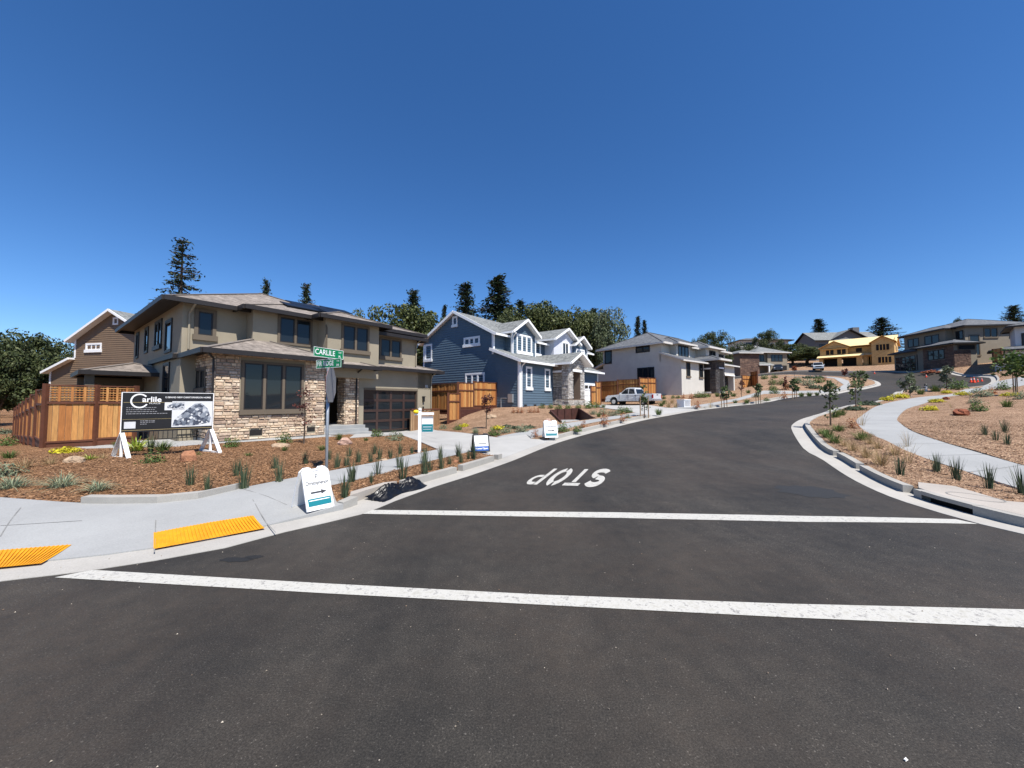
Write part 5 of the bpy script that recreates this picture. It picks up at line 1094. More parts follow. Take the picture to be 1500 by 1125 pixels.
# street name signs over a stop sign seen from behind
x, y = -4.016, 8.39; z = T(x, y)+.12; t = thing('street_sign', 'galvanised pole with green street name signs above a stop sign back', 'street sign', (x, y, z), 0)
mb = MB(); mb.tube([(0,0,-.3),(0,0,2.2)], .031, 14); mb.build('pole', M['galv'], t, smooth=True); mb = MB(); mb.tube([(0,0,2.19),(0,0,2.262)], .038, 12); mb.box(-.02,.02,-.02,.02,2.455,2.492); mb.build('bracket', M['galv'], t)
def nameplate(label, sub, num, dirv, L, zc, H_=.205):
    e = MB(); a = math.atan2(dirv[1], dirv[0]); e.box(-L/2,L/2,-.006,.006,-H_/2,H_/2); o = e.build('name_plate', m_sgreen, t, loc=(0,0,zc), rz=a)
    flat(o, 'border', [(-L/2,L/2,H_/2-.008,H_/2),(-L/2,L/2,-H_/2,-H_/2+.008),(-L/2,-L/2+.008,-H_/2+.008,H_/2-.008),(L/2-.008,L/2,-H_/2+.008,H_/2-.008)], -.009, M['white'], .003)
    panel_text(o, label, H_*.78, -L/2+.03, 0, -.008, M['white'], ax='LEFT', bold=.002, fit=L*.66); panel_text(o, sub, H_*.34, L/2-.10, -H_*.24, -.008, M['white'], bold=.001); panel_text(o, num, H_*.22, L/2-.10, H_*.22, -.008, M['white'])
nameplate('CARLILE', 'PL', '1200', (.39,.92), .78, 2.71-z); nameplate('FIR RIDGE', 'DR', '3700', (.89,-.45), .80, 2.485-z, .19)
oc = [(.38*math.cos(math.pi/8+i*math.pi/4)/math.cos(math.pi/8), .38*math.sin(math.pi/8+i*math.pi/4)/math.cos(math.pi/8)) for i in range(8)]
e = MB(); e.prism(oc, -.003, .003); o = e.build('stop_plate', M['sign_back'], t); o.matrix_local = Matrix.Translation((.045,.04,2.02-z)) @ Matrix(((-.18,0,.984,0),(.984,0,.18,0),(0,1,0,0),(0,0,0,1)))
e = MB(); e.prism([(a*.99,b_*.99) for a, b_ in oc], -.007, -.0035); e.build('red_face', m_red, o)
mb = MB(); mb.box(-.03,.05,-.04,.04,1.60-z+.05,1.64-z+.05); mb.build('clamp', M['galv'], t)

# ------------------------------------------------------------------ small things on the ground
# crumpled black tarp in the gutter
a_, b_ = np.array(gp(556,735,.01)), np.array(gp(626,711,.01)); L = np.linalg.norm(b_-a_); d = (b_-a_)/L; nrm = np.array([-d[1], d[0]]); r = random.Random(12); mb = MB(); nx, ny = 80, 34
from mathutils import noise as mnoise
t0 = (a_+b_)/2
for i in range(nx+1):
    for j in range(ny+1):
        s, w_ = i/nx, j/ny*2-1; q = a_+d*L*s+nrm*(.13+(.15+.05*math.sin(s*9+1))*w_); e = max(0, 1-w_*w_)*math.sin(math.pi*min(1, max(0, s)))**.5
        fold = mnoise.fractal(Vector((s*5+w_, w_*1.5, 3)), 1, 2, 2); ridge = (.5-abs(mnoise.noise(Vector((s*8+w_*2.5, w_*2.2, 9)))))+.45*(.5-abs(mnoise.noise(Vector((s*17-w_*4, w_*5, 2)))))
        h_ = e*(.03+.10*math.sin(s*5.6+.3)**2+.07*fold+.19*ridge) + .012; mb.v.append((q[0]-t0[0]+.02*fold, q[1]-t0[1]+.03*ridge, T(*q)+h_+.05*max(0, w_)-T(*t0)))
for i in range(nx):
    for j in range(ny): k = i*(ny+1)+j; mb.f.append((k,k+ny+1,k+ny+2,k+1)); mb.m.append(0)
tag(mb.build('tarp', plain('black_tarp', (.0045,.004,.004), .36, .3, 20, .3, 30, spec=.5), smooth=True, loc=(t0[0], t0[1], T(*t0))), 'crumpled black tarp heaped over the drain opening at the kerb', 'tarp')
def rock(px, py, wpx, hpx, col, label, off=.11, seed=1):
    x, y = gp(px, py, off); w_ = wpx/563*y/2; hh = hpx/563*y; mb = MB(); r = random.Random(seed); mb.blob((0,0,hh*.35), (w_,w_*.7,hh*.75), 9, 6, .20, r)
    tag(mb.build('rock', col, loc=(x, y, T(x, y)+off-.02), rz=r.uniform(0,1)), label, 'rock', 'landscape boulders in the mulch')
m_r1 = plain('red_rock', srgb(124,70,46), .9, .25, 8, .8, 14, dist=.05); m_r2 = plain('orange_rock', srgb(150,104,76), .9, .25, 8, .8, 14, dist=.05); m_r3 = plain('buff_rock', srgb(160,138,114), .9, .22, 8, .8, 14, dist=.05); m_r4 = plain('pink_rock', srgb(170,140,124), .9, .2, 8, .8, 14, dist=.05)
rock(1408,608,27,9,m_r1,'flat red boulder in the mulch right of the curving pavement',.11,1); rock(276,680,22,19,m_r2,'orange boulder in front of the black development sign',.11,2); rock(108,682,24,14,m_r3,'pale buff boulder in the bed before the lattice fence',.11,3); rock(505,651,19,10,m_r4,'pinkish boulder near the front steps of the tan house',.11,4); rock(410,654,26,5,m_r3,'long flat boulder beside the young plum tree at the stone wall',.11,5)
rock(562,675,12,4,m_r3,'small buff stone beside the pavement near the hanging sign',.11,6); rock(668,679,8,6,m_r2,'small orange stone in the kerb strip by the black folding sign',.11,7); rock(803,620,12,7,m_r4,'buff boulder at the left end of the sunken timber wall',.11,8); rock(720,612,16,5,m_r3,'low pale boulder on the slope beside the blue house',.11,9); rock(1386,585,10,4,m_r1,'small red stone by the far bend of the right pavement',.11,10)
x, y = gp(1001.5, 596, .12); mb = MB(); mb.box(-.33,.33,-.3,.3,-.1,.48); mb.box(-.36,.36,-.33,.33,.48,.53)
for i in range(5): mb.box(-.28,.28,-.312,-.301,.06+.08*i,.10+.08*i,1)
tag(mb.build('utility_box', [M['white'], m_greytxt], loc=(x, y, T(x, y)+.12), rz=.5), 'white louvred utility box in the bed right of the pickup', 'utility box')
x, y = gp(1356.5, 572.5, .12); t = thing('marker_post', 'short white marker post with black cap by the far kerb', 'marker post', (x, y, T(x, y)+.1)); mb = MB(); mb.tube([(0,0,-.1),(0,0,.42)], [.09,.07], 10); mb.build('post', M['white'], t); mb = MB(); mb.tube([(0,0,.42),(0,0,.5),(0,0,.58)], [.1,.1,.04], 10); mb.box(-.16,.16,-.03,.03,.26,.32); mb.build('cap', m_sblack, t)
m_cone = plain('orange_cone', srgb(238,78,44), .6, .06)
def cone_proto():
    t = thing('traffic_cone', 'x', 'traffic cone', (0,0,0), 0, 'orange traffic cones by the far kerb'); mb = MB(); mb.box(-.2,.2,-.2,.2,0,.04); mb.tube([(0,0,.04),(0,0,.74)], [.15,.03], 14); mb.build('body', m_cone, t)
    q = MB(); q.tube([(0,0,.42),(0,0,.54)], [.0915,.071], 14, 0, False); q.build('reflective_band', M['white'], t); return t
cp = cone_proto()
CN = [((1281,547),68,.8,'orange traffic cone alone on the far kerb in front of the plywood house'), ((1356.5,545),57,.8,'orange traffic cone standing before the garage of the far tan house'), ((1422,553),45,1,'leftmost orange cone of four beside the far driveway apron'), ((1426.5,554),44,1.15,'tallest orange cone, second from left of four at the far apron'), ((1432,554.5),44,.75,'short third orange cone of four at the far apron'), ((1438,554.5),44,.75,'rightmost orange cone of four at the far apron')]
for i, ((px, py), Y, s, lb) in enumerate(CN):
    o = cp if i == 0 else dup(cp); p = atY(px, py, Y); o.location = (p[0], p[1], T(p[0], p[1])+.02); o.scale = (s*.75,)*3; o['label'] = lb
x, y, _ = atY(1364, 543, 58); mb = MB(); r = random.Random(3)
for i in range(60): a = r.uniform(0,6.28); q = r.uniform(0,1)**.7; mb.blob((math.cos(a)*q*1.5, math.sin(a)*q*.9, .05+.5*(1-q)*r.random()), (.16,.13,.10), 6, 4, .25, r)
tag(mb.build('rubble_pile', m_r1, loc=(x, y, T(x, y)+.1)), 'heap of reddish rubble before the far tan house garage', 'rubble pile')
x, y = gp(1327, 1115, 0); mb = MB(); r = random.Random(5)
for i in range(2): mb.v += [(-.009,-.004,.001+.006*i),(.008,-.006,.003),(.009,.004,.008-.005*i),(-.006,.006,.002)]; mb.f.append(tuple(range(4*i,4*i+4))); mb.m.append(0)
tag(mb.build('paper_scrap', M['offwhite'], loc=(x, y, T(x, y)+.004), rz=.4), 'tiny white paper scrap on the asphalt in the foreground', 'litter')

# kerb inlet: concrete lid over a slot, its shade painted on as black liner faces
t = thing('storm_drain', 'concrete kerb inlet with a dark slot at the right corner', 'storm drain', (GR[hole_a][0], GR[hole_a][1], T(*GR[hole_a])))
lid, dk = MB(), MB(); o3 = np.array(t.location)
def v3(p, z): return (p[0]-o3[0], p[1]-o3[1], T(*p)+z-o3[2])
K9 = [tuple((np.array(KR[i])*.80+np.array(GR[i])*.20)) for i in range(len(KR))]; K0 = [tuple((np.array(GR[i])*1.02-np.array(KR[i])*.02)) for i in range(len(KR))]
for i in range(hole_a, hole_b):
    a, b_, c, d = K0[i], K0[i+1], KR[i+1], KR[i]
    lid.hexa([v3(a,.085), v3(b_,.085), v3(c,.085), v3(d,.085), v3(a,.148), v3(b_,.148), v3(c,.148), v3(d,.148)])
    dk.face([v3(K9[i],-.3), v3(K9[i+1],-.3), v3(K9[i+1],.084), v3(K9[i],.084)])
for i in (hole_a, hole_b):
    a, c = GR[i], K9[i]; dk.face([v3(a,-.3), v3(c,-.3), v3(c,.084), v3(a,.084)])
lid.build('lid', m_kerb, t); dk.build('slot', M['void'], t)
cx, cy = gp(1428, 728, .142); mb = MB()
for i in range(40):
    a0, a1 = 2*math.pi*i/40, 2*math.pi*(i+1)/40; p = [(cx+math.cos(a)*r_*1.0-o3[0], cy+math.sin(a)*r_-o3[1], T(cx+math.cos(a)*r_, cy+math.sin(a)*r_)+.147-o3[2]) for a, r_ in ((a0,.30),(a1,.30),(a1,.318),(a0,.318))]; mb.face(p)
mb.build('cover_ring', m_joint, t)
# ------------------------------------------------------------------ plants
def leafmat(name, cols, trans=.25, rough=.6): return island(name, cols, rough, None, 0, trans, .25)
g_rush = leafmat('rush_leaf', [srgb(66,82,62), srgb(84,98,72), srgb(52,68,54), srgb(104,112,84)]); g_fes = leafmat('fescue_leaf', [srgb(132,146,120), srgb(160,170,140), srgb(110,126,100), srgb(186,186,150)])
g_dry = leafmat('dry_leaf', [srgb(168,142,102), srgb(190,166,124), srgb(146,118,84), srgb(138,124,84)]); g_yel = leafmat('yellow_leaf', [srgb(196,186,40), srgb(214,200,60), srgb(166,164,36), srgb(184,170,50)])
g_shr = leafmat('shrub_leaf', [srgb(74,96,48), srgb(94,116,58), srgb(58,78,40), srgb(112,128,70)]); g_rust = leafmat('rust_leaf', [srgb(140,78,52), srgb(168,104,64), srgb(116,62,46), srgb(176,130,80)])
g_ggr = leafmat('greygreen_leaf', [srgb(112,122,94), srgb(132,140,112), srgb(92,104,80), srgb(146,152,124)]); g_yg = leafmat('lime_leaf', [srgb(150,168,60), srgb(172,186,84), srgb(122,142,52), srgb(200,206,120)])
def blades(seed, n, h, spread, lean, w, curve=.3, base=.05):
    r = random.Random(seed); mb = MB()
    for i in range(n):
        a = r.uniform(0, 6.283); q = r.random()**.5; bx, by = math.cos(a)*base*q, math.sin(a)*base*q; a2 = a+r.uniform(-.6,.6); L = h*r.uniform(.55,1.1); out = spread*r.uniform(.3,1)*q+lean*r.random()
        s = Vector((-math.sin(a2), math.cos(a2), 0))*w/2; p = [Vector((bx, by, -.02))]
        for t in (.4,.75,1): p.append(Vector((bx+math.cos(a2)*out*t**1.6, by+math.sin(a2)*out*t**1.6, L*(t-curve*t*t*(out/(h+.01))))))
        ws = (1,1,.7,.12); n0 = len(mb.v)
        for pp, k in zip(p, ws): mb.v += [tuple(pp-s*k), tuple(pp+s*k)]
        for j in range(3): mb.f.append((n0+2*j, n0+2*j+1, n0+2*j+3, n0+2*j+2)); mb.m.append(0)
    return mb
def leafball(seed, n, rx, rz, ls, stems=0, gap=.0):
    r = random.Random(seed); mb = MB()
    for i in range(n):
        a = r.uniform(0, 6.283); u = r.random(); q = r.random()**.4; el = math.asin(u); rr = q*(1+.28*math.sin(a*3+seed)*math.cos(el*4+seed))
        p = Vector((math.cos(a)*math.cos(el)*rx*rr, math.sin(a)*math.cos(el)*rx*rr, .02+math.sin(el)*rz*rr)); leaf(mb, p, ls*r.uniform(.6,1.3), r, p*1.0+Vector((0,0,rx*.6)))
    for i in range(stems):
        a = r.uniform(0, 6.283); mb.tube([(0,0,-.03),(math.cos(a)*rx*.5, math.sin(a)*rx*.5, rz*.6)], [.008,.004], 4)
    return mb
def leaf(mb, p, s, r, nrm=None, el=1.7):
    n = Vector((r.gauss(0,1), r.gauss(0,1), r.gauss(0,1)+.3))
    if nrm is not None: n = n.normalized()*.9 + nrm.normalized()
    n = n.normalized(); u = n.orthogonal().normalized(); a = r.uniform(0, 6.283); u = u*math.cos(a)+n.cross(u)*math.sin(a); v = n.cross(u); k = len(mb.v)
    mb.v += [tuple(p-u*s*.5*el), tuple(p+v*s*.42), tuple(p+u*s*.5*el), tuple(p-v*s*.42)]; mb.f.append((k,k+1,k+2,k+3)); mb.m.append(0)
KINDS = {'rush': [blades(s, 46, .40, .10, .03, .011, .1, .055).mesh('rush', g_rush) for s in (1,2,3)],
 'fescue': [blades(s, 190, .34, .42, .08, .009, .75, .10).mesh('fescue', g_fes) for s in (4,5)],
 'dry': [blades(s, 90, .38, .26, .10, .006, .4, .08).mesh('dry_grass', g_dry) for s in (6,7)],
 'olive': [blades(s, 150, .30, .24, .06, .009, .4, .10).mesh('olive_grass', g_shr) for s in (8,9)],
 'yellow': [leafball(s, 460, .28, .16, .042).mesh('yellow_plant', g_yel) for s in (10,11)],
 'shrub': [leafball(s, 420, .27, .34, .04, 5).mesh('green_shrub', g_shr) for s in (12,13,14)],
 'rust': [leafball(s, 200, .20, .42, .04, 5).mesh('rust_shrub', g_rust) for s in (15,16)],
 'grey': [leafball(s, 420, .30, .30, .035, 5).mesh('grey_shrub', g_ggr) for s in (17,18)],
 'strap': [blades(s, 60, .38, .42, .05, .030, .7, .07).mesh('strap_plant', g_yg) for s in (19,20)],
 'wispy': [blades(s, 26, .55, .34, .12, .006, .2, .08).mesh('wispy_shrub', g_dry) for s in (21,22)],
 'low': [leafball(s, 460, .36, .13, .05).mesh('low_plant', g_rush) for s in (23,24)]}
NM = {'rush':('rush_plant','plant','upright dark green rush tuft'), 'fescue':('fescue_plant','plant','arching grey green grass tuft'), 'dry':('dry_grass_tuft','plant','dry straw coloured grass tuft'), 'olive':('grass_tuft','plant','dense olive green grass tuft'),
 'yellow':('yellow_plant','plant','low yellow mounded plant'), 'shrub':('shrub','shrub','small green leafy shrub'), 'rust':('rust_shrub','shrub','upright rust coloured shrub'), 'grey':('grey_shrub','shrub','grey green rounded shrub'), 'strap':('strap_leaf_plant','plant','yellow green strap leaved plant'), 'wispy':('wispy_shrub','shrub','sparse wispy stemmed plant'), 'low':('low_plant','plant','low dark spreading plant')}
cnt_ = [0]
def bed(where, items):
    """items: (kind, px, py, scale). Labels count each kind from the left along the bed."""
    by = {}
    for it in items: by.setdefault(it[0], []).append(it)
    for kd, L in by.items():
        L.sort(key=lambda q: (q[1], q[2])); nm, cat, tx = NM[kd]
        for i, (_, px, py, sc) in enumerate(L):
            x, y = gp(px, py, .11); cnt_[0] += 1; r = random.Random(cnt_[0]*17)
            o = obj(nm, KINDS[kd][cnt_[0] % len(KINDS[kd])], None, (x, y, T(x, y)+.10), r.uniform(0, 6.28)); o.scale = (sc*r.uniform(.9,1.1), sc*r.uniform(.9,1.1), sc)
            if len(L) == 1: lb = '%s %s' % (tx, where)
            else: lb = '%s %s, %s from the left' % (tx, where, ordn(i))
            tag(o, lb, cat, tx+'s '+where)
bed('in the corner bed', [('rush',x,y,s) for x,y,s in ((402,690,.95),(409,707,1.1),(447,682,.9),(482,676,.9),(493,687,.95),(507,685,.85),(511.5,671,.9),(525,680,.95),(543,678,.85),(548,666,.9),(556,673,.9),(572,672,.8),(586,665,.9),(603,665,.7),(278.6,712,.95),(304,721,.9),(346,698,.95),(357,717,1.2))]
 + [('fescue',18,717,1.1),('fescue',91,715,1.1),('fescue',143,719,.8),('shrub',224,684,1.0),('shrub',11,653,1.3),('yellow',95,664,1.1),('strap',132,677,.75),('dry',35,691,1.0),('dry',73,686,.9),('dry',150,676,.7),('olive',14,672,.95),('strap',199,662,1.5),('olive',238,661,1.3),('rush',221,662,1.3),('olive',288,670,.6),('shrub',340,655,1.0),('olive',364,670,.55),('shrub',417,649,1.05),('olive',417,661,.6),('olive',473,660,.75),('olive',497,644,1.0),('olive',536,646,.6),('shrub',552,639,.95),('grey',579,645,1.25),('grey',4,700,1.0),('olive',172,655,.8),('grey',6,636,1.6)])
bed('in the left kerb strip', [('rush',x,y,s) for x,y,s in ((515.6,707,1.15),(505,728,1.0),(544,708,.6),(553,696,.95),(585,686,1.0),(590,703,1.15),(622,679,1.1),(622,696,1.2),(630,690,.7),(645,672,.95),(646,687,1.0),(658,682,.7),(671.6,669,1.0),(675,679,.8),(686,673,.7),(694,673,1.1))])
bed('below the blue house', [('grey',650,628.5,.9),('shrub',670.6,630,.9),('yellow',680,625,1.0),('fescue',696.7,634,1.0),('shrub',724,638,1.1),('yellow',729.5,629,1.1),('grey',742,634,1.0),('grey',763.6,633,1.1),('low',775,627,.9),('low',754.5,627.5,.8),('low',743,625,.7),('rust',784,640,.8),('shrub',825,632.5,1.1),('shrub',846,632.5,.8),('rust',855,626,.8),('rust',885,622.5,1.3),('rust',913,617,1.0),('shrub',919,613.5,.7),('olive',965,607,1.3)]
 + [('rust',x,604.5,.75) for x in (752,758,764,776,782,788)] + [('shrub',794,598,.9),('shrub',806.6,598,.9),('shrub',818,600.5,1.1),('shrub',832,599.5,1.0),('shrub',847,598.5,.9),('shrub',863,598,1.4),('shrub',874,597,1.2),('olive',883.7,597,1.0),('grey',899.6,609,1.2),('grey',883.7,607,1.2),('olive',877,610.5,.9),('shrub',910,605.5,1.2),('shrub',921,604.5,1.0),('grey',915,602.5,.9),('grey',869,607,.9)])
bed('before the pale house', [('olive',973,592,1.5),('dry',979,597.5,1.5),('dry',985,591,1.5),('dry',990,597.5,1.3),('olive',968.6,595,1.2),('shrub',972,584,1.0),('shrub',986,583.5,.9),('shrub',993,583.5,.9),('rust',1001,583.5,1.1),('rust',1012.5,584,1.2),('shrub',1022,582.5,1.5),('shrub',1030,582,1.6),('olive',1038,581.5,1.5),('olive',1051,581,1.6),('olive',1096,576,1.5),('olive',1074.5,581,1.5),('rust',1022,597.5,1.2),('wispy',1040.6,596.5,1.5),('olive',1077,591,1.2),('olive',1094,590.5,1.4),('shrub',1123,587.5,1.0),('rust',1149,584,1.5),('olive',1174,580.5,1.5),('olive',1185.6,580,1.5),('olive',1197,579,1.3),('shrub',1134.6,577,1.8),('rust',1062,586,1.1),('grey',1108,582,1.3)])
bed('on the side street bank', [('shrub',1119.4,555.5,2.6),('shrub',1134.7,554,2.4),('shrub',1132,563,2.2),('shrub',1144.6,563.5,2.2),('grey',1169,562,2.6),('grey',1184,564.5,3.0),('shrub',1198.6,561,2.6),('shrub',1132,572,2.0),('rust',1152,571,2.2),('low',1193,569,2.6),('grey',1216.6,567.5,2.2),('low',1184,554,2.4),('low',1197,554,2.4),('shrub',1168,558.5,2.0),('shrub',1251,567.5,2.0),('olive',1261.6,565.5,2.2),('rust',1208,558,1.8),('low',1158,567,2.2)])
bed('in the right kerb strip', [('olive',1206.7,638,1.0),('olive',1213,642,1.1),('olive',1224,650,1.1),('olive',1228,633,1.1),('dry',1237,655.5,.9),('dry',1249,662,1.0),('dry',1269,671.5,1.1),('dry',1290.7,682,1.2),('dry',1286.7,659.5,.9),('dry',1274.7,653,.9),('olive',1264,646,1.2),('rust',1249,629,.9),('dry',1310.7,667.5,1.0),('wispy',1330.7,678,.95),('rush',1318.7,697,1.1),('rush',1372,691.5,1.05),('rush',1401,704,1.2),('rush',1449,716,1.2),('rush',1497,724,1.25),('olive',1224,611.5,1.3),('olive',1233,608.5,1.3),('low',1253,600.5,1.3),('low',1273,593.5,1.5),('yellow',1300,586.5,1.5),('yellow',1318.7,583,1.8),('olive',1349,577.5,1.8),('olive',1370.7,573.5,2.2),('shrub',1401,570.5,2.2),('yellow',1386,576,1.2),('wispy',1262,624,1.2),('wispy',1330,655,.9)])
bed('in the wide right bed', [('yellow',1361.7,601,1.2),('yellow',1371.5,589,1.2),('yellow',1409,579,1.5),('wispy',1393.7,597,.7),('grey',1429,591,1.1),('shrub',1433.7,602,1.2),('grey',1438,581,1.9),('rust',1453,578,1.3),('shrub',1470,571,1.6),('olive',1475.5,595.5,1.3),('rush',1442.7,638,.9),('rush',1472,633,1.0),('rush',1458.7,647.5,.9),('rush',1476,653,.9),('grey',1494,585,1.5),('yellow',1480,580,1.2)])

# ------------------------------------------------------------------ young street trees
g_plum = leafmat('plum_leaf', [srgb(86,52,50), srgb(108,64,56), srgb(66,42,44), srgb(124,78,64)]); g_young = leafmat('young_tree_leaf', [srgb(72,88,52), srgb(92,108,64), srgb(58,72,46), srgb(112,120,80)]); g_olivel = leafmat('olive_tree_leaf', [srgb(92,102,78), srgb(112,120,96), srgb(74,86,66), srgb(130,136,112)])
def young_tree(px, py, top, wpx, label, lm, stakes=0, n=200, bare=.35, seed=1, ls=.06, low=0, brace=None):
    x, y = gp(px, py, .11); z = T(x, y)+.09; H_ = (py-top)/563*y; Wd = wpx/563*y/2; r = random.Random(seed); t = thing('young_tree', label, 'tree', (x, y, z), 0, 'young street trees')
    mb = MB(); tip = Vector((r.uniform(-.05,.05)*H_, 0, H_*.97)); mid = Vector((r.uniform(-.02,.02)*H_, 0, H_*.5)); r0 = .028 if H_ < 2.6 else .04
    mb.tube([(0,0,-.1), mid, tip], [r0, r0*.75, .008], 7); cr = MB()
    br = []
    for i in range(16):
        f = r.uniform(bare, .95); a = r.uniform(0, 6.283); L = Wd*r.uniform(.45,1)*math.sin(math.pi*min(1, max(.12, (f-bare)/(1-bare)*.8+.2)))**.6; p0 = mid*(f/.5) if f < .5 else mid.lerp(tip, (f-.5)/.5); p1 = p0+Vector((math.cos(a)*L, math.sin(a)*L, L*.55)); mb.tube([p0, p1], [.010, .004], 4, 0, False); br.append((p0, p1))
    for i in range(n):
        p0, p1 = r.choice(br); q = p0.lerp(p1, r.uniform(.25,1.12))+Vector((r.gauss(0,1), r.gauss(0,1), r.gauss(0,1)))*Wd*.14; leaf(cr, q, ls*r.uniform(.7,1.4), r)
    for i in range(low):       # tufts low on the trunk
        f = r.choice((.22,.3,.42,.47)); q = mid*(f/.5)+Vector((r.choice((-1,1))*Wd*.4, 0, 0))+Vector((r.gauss(0,1), r.gauss(0,1), r.gauss(0,1)))*.05; leaf(cr, q, ls*r.uniform(.7,1.3), r)
    mb.build('trunk', M['trunk'], t); cr.build('crown', lm, t)
    for i in range(stakes):
        a = .4+math.pi*i; q = MB(); q.tube([(math.cos(a)*.28, math.sin(a)*.28, -.3), (math.cos(a)*.28, math.sin(a)*.28, min(1.5, H_*.62))], .028, 7); q.build('stake', M['stake'], t)
    if stakes: q = MB(); q.bar((math.cos(.4)*.28, math.sin(.4)*.28, min(1.3, H_*.5)), (-math.cos(.4)*.28, -math.sin(.4)*.28, min(1.3, H_*.5)), .02, .04); q.build('tie', M['rubber'], t)
young_tree(445,649,563,34,'young purple leaved tree before the stone wall of the tan house',g_plum,0,230,.30,1,.055)
young_tree(712,627,576,20,'small dark plum tree on the slope by the stepped redwood fence',g_plum,0,420,.45,2,.06)
young_tree(944,610,560,16,'staked sapling with thin crown at the kerb in front of the pickup',g_young,2,120,.15,3,.08,30)
young_tree(1061,594.5,565,16,'staked sapling at the kerb before the pale house entry',g_young,2,240,.3,4,.12)
young_tree(1086,581,556,10,'very thin sapling before the dark garage of the pale house',g_plum,0,70,.3,5,.12)
young_tree(1111,589.5,561,13,'staked sapling at the kerb before the short redwood fence',g_young,2,150,.3,6,.12)
young_tree(1150.5,571,551,8,'thin reddish sapling on the bank across the side street',g_plum,1,80,.3,7,.15)
young_tree(1164,582.5,554,14,'staked leafy sapling at the kerb below the bank',g_young,2,220,.3,8,.13)
young_tree(1163.5,552,536,10,'rusty brown tree standing at the dirt bank beyond the side street',g_rust,0,160,.55,9,.2)
young_tree(1217,624,555,30,'slim dark leaved tree nearest in the right kerb strip',g_young,0,140,.50,10,.085,36)
young_tree(1254,600.5,544,26,'slim open tree second in the right kerb strip',g_young,0,95,.38,11,.10,40)
young_tree(1333,581,547,26,'rounded grey green young tree in the right kerb strip',g_olivel,0,300,.18,12,.13)
young_tree(1387,573,536,20,'tall slender young tree beside the far bend of the right pavement',g_olivel,0,240,.25,13,.15,20)
young_tree(1488,578,517,62,'full green young tree at the right edge on two stakes',g_shr,2,900,.42,14,.13)
young_tree(1262.7,566.5,542,13,'small staked tree on the planted nose of the side street',g_young,2,160,.25,15,.18)
young_tree(1238,552.5,540,9,'small tree far back along the side street pavement',g_plum,0,120,.3,16,.2)
young_tree(1268.6,560,548,8,'small bushy tree at the tip of the side street planting',g_young,0,120,.2,17,.18)

# ------------------------------------------------------------------ big trees behind the houses
g_oak = [leafmat('oak_leaf', [srgb(62,72,38), srgb(80,88,48), srgb(48,58,32), srgb(98,104,60)], .15), leafmat('dark_oak_leaf', [srgb(54,64,36), srgb(72,82,46), srgb(42,52,30), srgb(92,98,60)], .15), leafmat('grey_oak_leaf', [srgb(80,92,64), srgb(98,108,78), srgb(62,74,52), srgb(114,120,92)], .15)]
g_fir = leafmat('fir_needle', [srgb(40,56,40), srgb(54,70,48), srgb(32,46,34), srgb(68,82,58)], .1); g_cyp = leafmat('cypress_leaf', [srgb(36,50,32), srgb(50,64,40), srgb(28,40,26)], .1)
def oak_mesh(seed, open_=0):
    """crown of leaf clumps in a unit box: height 0..1, radius about .5"""
    r = random.Random(seed); mb = MB(); cl = []
    while len(cl) < 66:
        a = r.uniform(0, 6.283); u = r.uniform(-.75, 1); q = r.random()**.33; k = math.sqrt(max(0, 1-u*u)); wob = 1+.22*math.sin(a*2+seed)+.14*math.sin(a*5+seed*2)
        cl.append((Vector((math.cos(a)*k*.43*q*wob, math.sin(a)*k*.43*q*wob, .56+u*.40*q*(1+.12*math.sin(a*3+seed)))), r.uniform(.075,.14)))
    for c, R_ in cl:
        for i in range(210 if not open_ else 110):
            d = Vector((r.gauss(0,1), r.gauss(0,1), r.gauss(0,1))).normalized(); p = c+Vector((d.x*R_, d.y*R_, d.z*R_*.8))*r.random()**.3; leaf(mb, p, r.uniform(.015,.029), r, d+Vector((0,0,.4)), 1.4)
    return mb
def trunk_mesh(seed):
    r = random.Random(seed); mb = MB(); mb.tube([(0,0,-.08),(.01,0,.2),(.0,.02,.45)], [.035,.027,.018], 8)
    for i in range(6): a = r.uniform(0,6.28); mb.tube([(.005,.01,.2+.03*i),(math.cos(a)*.16,math.sin(a)*.16,.42+.04*i),(math.cos(a)*.3,math.sin(a)*.3,.55+.05*i)], [.016,.010,.004], 5)
    return mb
OAK = [[oak_mesh(s, s == 33).mesh('oak_crown', gm) for s in (31,32,33)] for gm in g_oak]; OTR = trunk_mesh(3).mesh('oak_trunk', M['trunk'])
def big_tree(name, px, Y, top, wpx, crown, trunk, label, group, zscale=1, pyb=None):
    p = atY(px, top, Y); zg = T(p[0], Y); H_ = p[2]-zg; W = wpx/563*Y; t = thing(name, label, 'tree', (p[0], Y, zg), (px*7) % 6.28, group); t.scale = (W, W, H_)
    a = obj('trunk', trunk, t); b_ = obj('crown', crown, t); return t
